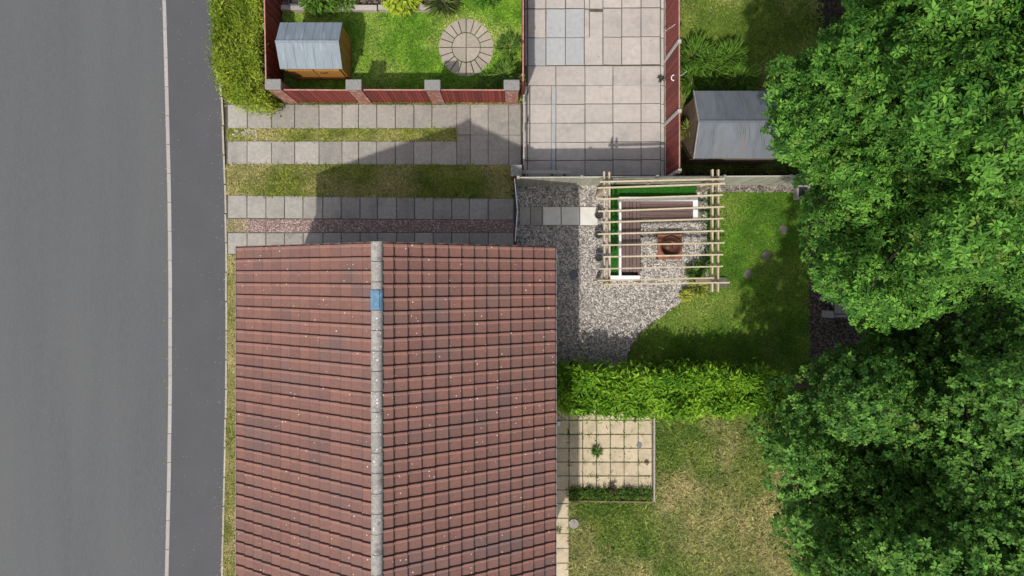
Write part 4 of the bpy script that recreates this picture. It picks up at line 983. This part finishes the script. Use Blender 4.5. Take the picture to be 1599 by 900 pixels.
def hedge(name, label, pts_top, h, nleaf, ca, cb, L, W, bumps=.12, ragged=.10, over=.0, warm=None):
    """pts_top: photo-pixel outline of the top; leaves on top and sides over a dark core"""
    poly = pp(pts_top, h); xs = [p[0] for p in poly]; ys = [p[1] for p in poly]
    c = Vector((sum(xs) / len(xs), sum(ys) / len(ys), 0)); t = thing(name, c, label, 'hedge')
    core = [((x - c.x) * .90 + c.x, (y_ - c.y) * (1 - .18 / max(.5, (max(ys) - min(ys)) / 2)) + c.y) for x, y_ in poly]
    MB().prism(core, -.03, h - .50 if h > .5 else h - .1).build('branches', M_dark, t)
    X, Y = scatter_pts(poly, 1000); X = X[:nleaf * 10]; 
    n = int(nleaf * .72); idx = RS.randint(0, len(X), n); Y = Y[:len(X)]
    x = X[idx] + RS.normal(0, ragged * .6, n); y_ = Y[idx] + RS.normal(0, ragged * .6, n)
    hh = h - bumps * 1.6 + bumps * 3.0 * fnoise(x, y_, 1.6) - np.abs(RS.normal(0, .10, n))
    C1 = np.stack([x, y_, hh], 1); N1 = np.stack([RS.normal(0, .5, n), RS.normal(0, .5, n), np.ones(n)], 1)
    # sides
    per = []; m_ = len(poly); lens = [math.dist(poly[i], poly[(i + 1) % m_]) for i in range(m_)]
    n2 = nleaf - n; e = RS.choice(m_, n2, p=np.array(lens) / sum(lens)); f = RS.rand(n2)
    A = np.array(poly); B = np.roll(A, -1, 0); pt = A[e] * (1 - f[:, None]) + B[e] * f[:, None]
    dd = B[e] - A[e]; out = np.stack([dd[:, 1], -dd[:, 0]], 1); out = unit(out)
    area = sum(poly[i][0] * poly[(i + 1) % m_][1] - poly[(i + 1) % m_][0] * poly[i][1] for i in range(m_))
    if area < 0: out = -out
    pt = pt + out * (RS.normal(0, ragged, n2))[:, None]
    C2 = np.c_[pt, RS.uniform(.05, h, n2)]; N2 = np.c_[out + RS.normal(0, .4, (n2, 2)), RS.uniform(.2, 1, n2)]
    C = np.r_[C1, C2]; N = unit(np.r_[N1, N2]); n = len(C)
    D = RS.normal(0, 1, (n, 3)); D -= N * (D * N).sum(1)[:, None]; D = unit(D) + N * RS.uniform(-.1, .9, n)[:, None]
    tt = np.clip(fnoise(C[:, 0], C[:, 1], 1.8) * 1.2 - .15 + RS.normal(0, .25, n), 0, 1)
    col = lerp(ca, cb, tt)
    if warm is not None:
        k_ = RS.rand(n) < .04; col[k_] = np.asarray(warm)
    v, f_, cc = leaves(C, D, N, L * RS.uniform(.6, 1.3, n), W * RS.uniform(.7, 1.3, n), col, droop=.15)
    npmesh('foliage', v, f_, M_leaf, cc, parent=t)
    return t
hedge('clipped_hedge', 'lime green leafy hedge between the two back gardens', [(872, 584), (930, 583), (1000, 585), (1070, 584), (1150, 586), (1225, 589), (1225, 640), (1150, 644), (1050, 648), (960, 648), (900, 643), (870, 638)], 1.6, 11000,
      (.07, .19, .010), (.27, .46, .035), .18, .062, bumps=.30, ragged=.13)
hedge('boundary_hedge', 'olive green hedge beside the pavement and the dark red fence', [(334, -60), (398, -60), (402, 40), (404, 100), (408, 140), (414, 156), (380, 156), (352, 148), (340, 120), (332, 95), (332, 40)], 1.40, 22000,
      (.12, .19, .012), (.36, .44, .05), .14, .034, bumps=.26, ragged=.09, warm=(.26, .19, .06))
o = hedge('low_border', 'narrow strip of green ground plants along the foot of the patio', [(890, 766), (1018, 766), (1018, 779), (890, 780)], .22, 1500, (.05, .12, .012), (.15, .26, .03), .10, .028, bumps=.05, ragged=.05)

# ------------------------------------------------------------------ TREES
def rosettes(C, N, r, nl, ca, cb, Wf, droop=.3, twist=None):
    """leaf rosettes: nl leaflets around each centre C facing N"""
    n = len(C); N = unit(N)
    A = np.cross(N, np.array([[.3, .9, .1]])); A = unit(A); B = np.cross(N, A)
    ph = RS.uniform(0, 6.28, n); parts = []
    base = lerp(ca, cb, np.clip(RS.beta(1.1, 1.3, n), 0, 1))
    yl = RS.rand(n) < .02; base[yl] = base[yl] * .6 + np.array([.09, .11, .02])
    for k in range(nl):
        t = ph + 6.283 * k / nl + RS.normal(0, .16, n)
        D = A * np.cos(t)[:, None] + B * np.sin(t)[:, None] + N * RS.uniform(-.25, .35, n)[:, None]
        Lk = r * RS.uniform(.65, 1.15, n)
        U = N + D * .2
        parts.append(leaves(C + D * (r * .08)[:, None], D, U, Lk, Lk * Wf * RS.uniform(.8, 1.2, n), np.clip(base * RS.uniform(.62, 1.30, n)[:, None], 0, 1), fold=.22, shape=.55, droop=droop))
    return cat3(parts)
def in_poly_px(poly, n):
    xs = [p[0] for p in poly]; ys = [p[1] for p in poly]; out = []
    X = RS.uniform(min(xs), max(xs), n * 3); Y = RS.uniform(min(ys), max(ys), n * 3); k = inside(poly, X, Y)
    return X[k][:n], Y[k][:n]
def tree(name, label, crown, trunk, lobes_n, zfun, lobe_r, rr, nl, ca, cb, Wf, per, extra=(), gap=.36):
    tx_, ty_ = trunk; base = P(tx_, ty_); t = thing(name, base, label, 'tree')
    # dart-throw bough centres inside the crown outline
    X, Y = in_poly_px(crown, 9000); cen = []
    g1 = fnoise(X, Y, 1 / 85.); edge_ok = X < 1330
    for x, y_, gg, eo in zip(X, Y, g1, edge_ok):
        if gg < gap and not eo: continue
        z = zfun(x, y_) + RS.uniform(-.5, .5) + (gg - .5) * (6.0 if not eo else 3); p = P(x, y_, z)
        if all((p - q[0]).length > lobe_r * 1.05 for q in cen): cen.append((p, z))
        if len(cen) >= lobes_n: break
    nint = len(cen)
    for x, y_, z in extra: cen.append((P(x, y_, z), z))
    parts = []
    for i_, (p, z) in enumerate(cen):
        big = lobe_r * (RS.uniform(.65, 1.2) if i_ < nint else RS.uniform(.62, .9)); n = int(per * (big / lobe_r) ** 2)
        dirn = Vector((p.x - base.x, p.y - base.y, 0)); dirn.normalize() if dirn.length > .01 else None
        # directions over the upper part of a flattened, outward-drooping bough
        d = unit(RS.normal(0, 1, (n, 3))); d[:, 2] = np.where(d[:, 2] < -.2, -d[:, 2], d[:, 2])
        rad_ = np.clip(1 - np.abs(RS.normal(0, .16, n)), .3, 1.1)[:, None]
        lump = (.72 + .55 * fnoise(d[:, 0] * 2 + z * 3, d[:, 1] * 2 + p.x, 1.7))[:, None]
        stretch = np.array([1 + .40 * abs(dirn.x), 1 + .40 * abs(dirn.y), .72])[None]
        C = np.array(p)[None] + d * rad_ * lump * big * stretch
        rxy = (d[:, 0] * dirn.x + d[:, 1] * dirn.y); C[:, 2] -= .30 * big * np.clip(rxy, 0, 1)
        N = d * np.array([[.75, .75, 1.0]]) + np.array([[0, -.12, .55]]) + RS.normal(0, .40, (n, 3))
        tone = RS.uniform(0, 1)
        parts.append(rosettes(C, N, rr * RS.uniform(.7, 1.2, n), nl, np.asarray(ca) * (.9 + .25 * tone), np.asarray(cb) * (.85 + .3 * tone), Wf))
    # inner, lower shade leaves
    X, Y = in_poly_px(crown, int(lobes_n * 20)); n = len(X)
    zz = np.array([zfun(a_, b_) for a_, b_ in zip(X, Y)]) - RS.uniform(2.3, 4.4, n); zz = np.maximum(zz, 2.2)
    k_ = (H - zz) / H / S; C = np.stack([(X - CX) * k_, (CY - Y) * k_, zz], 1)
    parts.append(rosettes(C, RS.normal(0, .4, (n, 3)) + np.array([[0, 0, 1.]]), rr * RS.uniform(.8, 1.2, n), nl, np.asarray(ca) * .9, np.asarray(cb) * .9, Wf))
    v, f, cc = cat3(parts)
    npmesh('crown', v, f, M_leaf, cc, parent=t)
    # trunk and limbs
    fork = Vector((base.x, base.y, 3.2)); m = MB()
    m.tube([(base.x, base.y, -.1), (base.x + .04, base.y, .25), (base.x + .06, base.y - .03, 1.6), fork], [.50, .36, .30, .27], 10)
    m.build('trunk', M_bark, t, smooth=True)
    for p, z in cen:
        if RS.rand() < .45:
            mid = fork.lerp(p, .5) + Vector((RS.normal(0, .15), RS.normal(0, .15), .5 + RS.normal(0, .15)))
            q3 = fork.lerp(p, .8) + Vector((RS.normal(0, .12), RS.normal(0, .12), .15)); r0 = RS.uniform(.06, .13)
            MB().tube([fork - Vector((0, 0, .3)), mid, q3, p - Vector((0, 0, .15 * lobe_r))], [r0, r0 * .65, r0 * .35, .014], 5).build('branch', M_bark, t, smooth=True)
    return t, cen
CR_A = [(1390, -20), (1360, 20), (1319, 72), (1274, 100), (1246, 120), (1246, 150), (1250, 182), (1264, 235), (1282, 262), (1302, 300), (1310, 330), (1302, 360), (1300, 400), (1316, 440), (1370, 477), (1405, 477), (1440, 450), (1540, 420), (1600, 425), (1760, 420), (1900, 300), (1980, 0), (1900, -300), (1500, -330), (1400, -150)]
CR_B = [(1288, 622), (1250, 625), (1250, 650), (1233, 680), (1238, 705), (1256, 745), (1260, 790), (1256, 830), (1280, 870), (1298, 930), (1318, 1100), (1500, 1230), (1800, 1200), (1950, 900), (1850, 480), (1640, 475), (1575, 500), (1520, 520), (1450, 512), (1410, 495), (1370, 505), (1330, 545), (1312, 585)]
def zA(x, y_):
    e = min(1, max(0, (x - 1245) / 260)); f = min(1, max(0, (470 - y_) / 260)); return 5.6 + 3.6 * e ** .8 * (.45 + .55 * f)
def zB(x, y_):
    e = min(1, max(0, (x - 1230) / 320)); return 4.6 + 3.0 * e ** .9 - (1.1 if y_ < 590 else 0) - (.9 if y_ < 535 else 0)
EXA = [(1234, 112, 5.4), (1244, 150, 5.3), (1242, 190, 5.2), (1256, 228, 5.3), (1286, 282, 5.3), (1294, 318, 5.2), (1286, 392, 5.3), (1302, 425, 5.2), (1279, 102, 5.8), (1362, 452, 5.2), (1398, 30, 7), (1360, 10, 6.5), (1324, 80, 6.2)]
tree('broadleaf_tree', 'big bright green broadleaf tree with long leaflets filling the upper right corner', CR_A, (1420, 190), 370, zA, .56, .118, 7, (.024, .092, .011), (.145, .315, .042), .43, 125, EXA, gap=.40)
EXB = [(1228, 615, 4.4), (1208, 668, 4.2), (1226, 705, 4.3), (1248, 760, 4.5), (1241, 820, 4.4), (1271, 870, 4.5), (1258, 610, 4.8), (1316, 580, 4.6), (1286, 590, 4.4)]
tree('broadleaf_tree', 'darker green bushy tree with small rounded leaves filling the lower right corner', CR_B, (1430, 700), 380, zB, .55, .105, 6, (.026, .090, .013), (.145, .300, .048), .64, 108, EXB, gap=.22)
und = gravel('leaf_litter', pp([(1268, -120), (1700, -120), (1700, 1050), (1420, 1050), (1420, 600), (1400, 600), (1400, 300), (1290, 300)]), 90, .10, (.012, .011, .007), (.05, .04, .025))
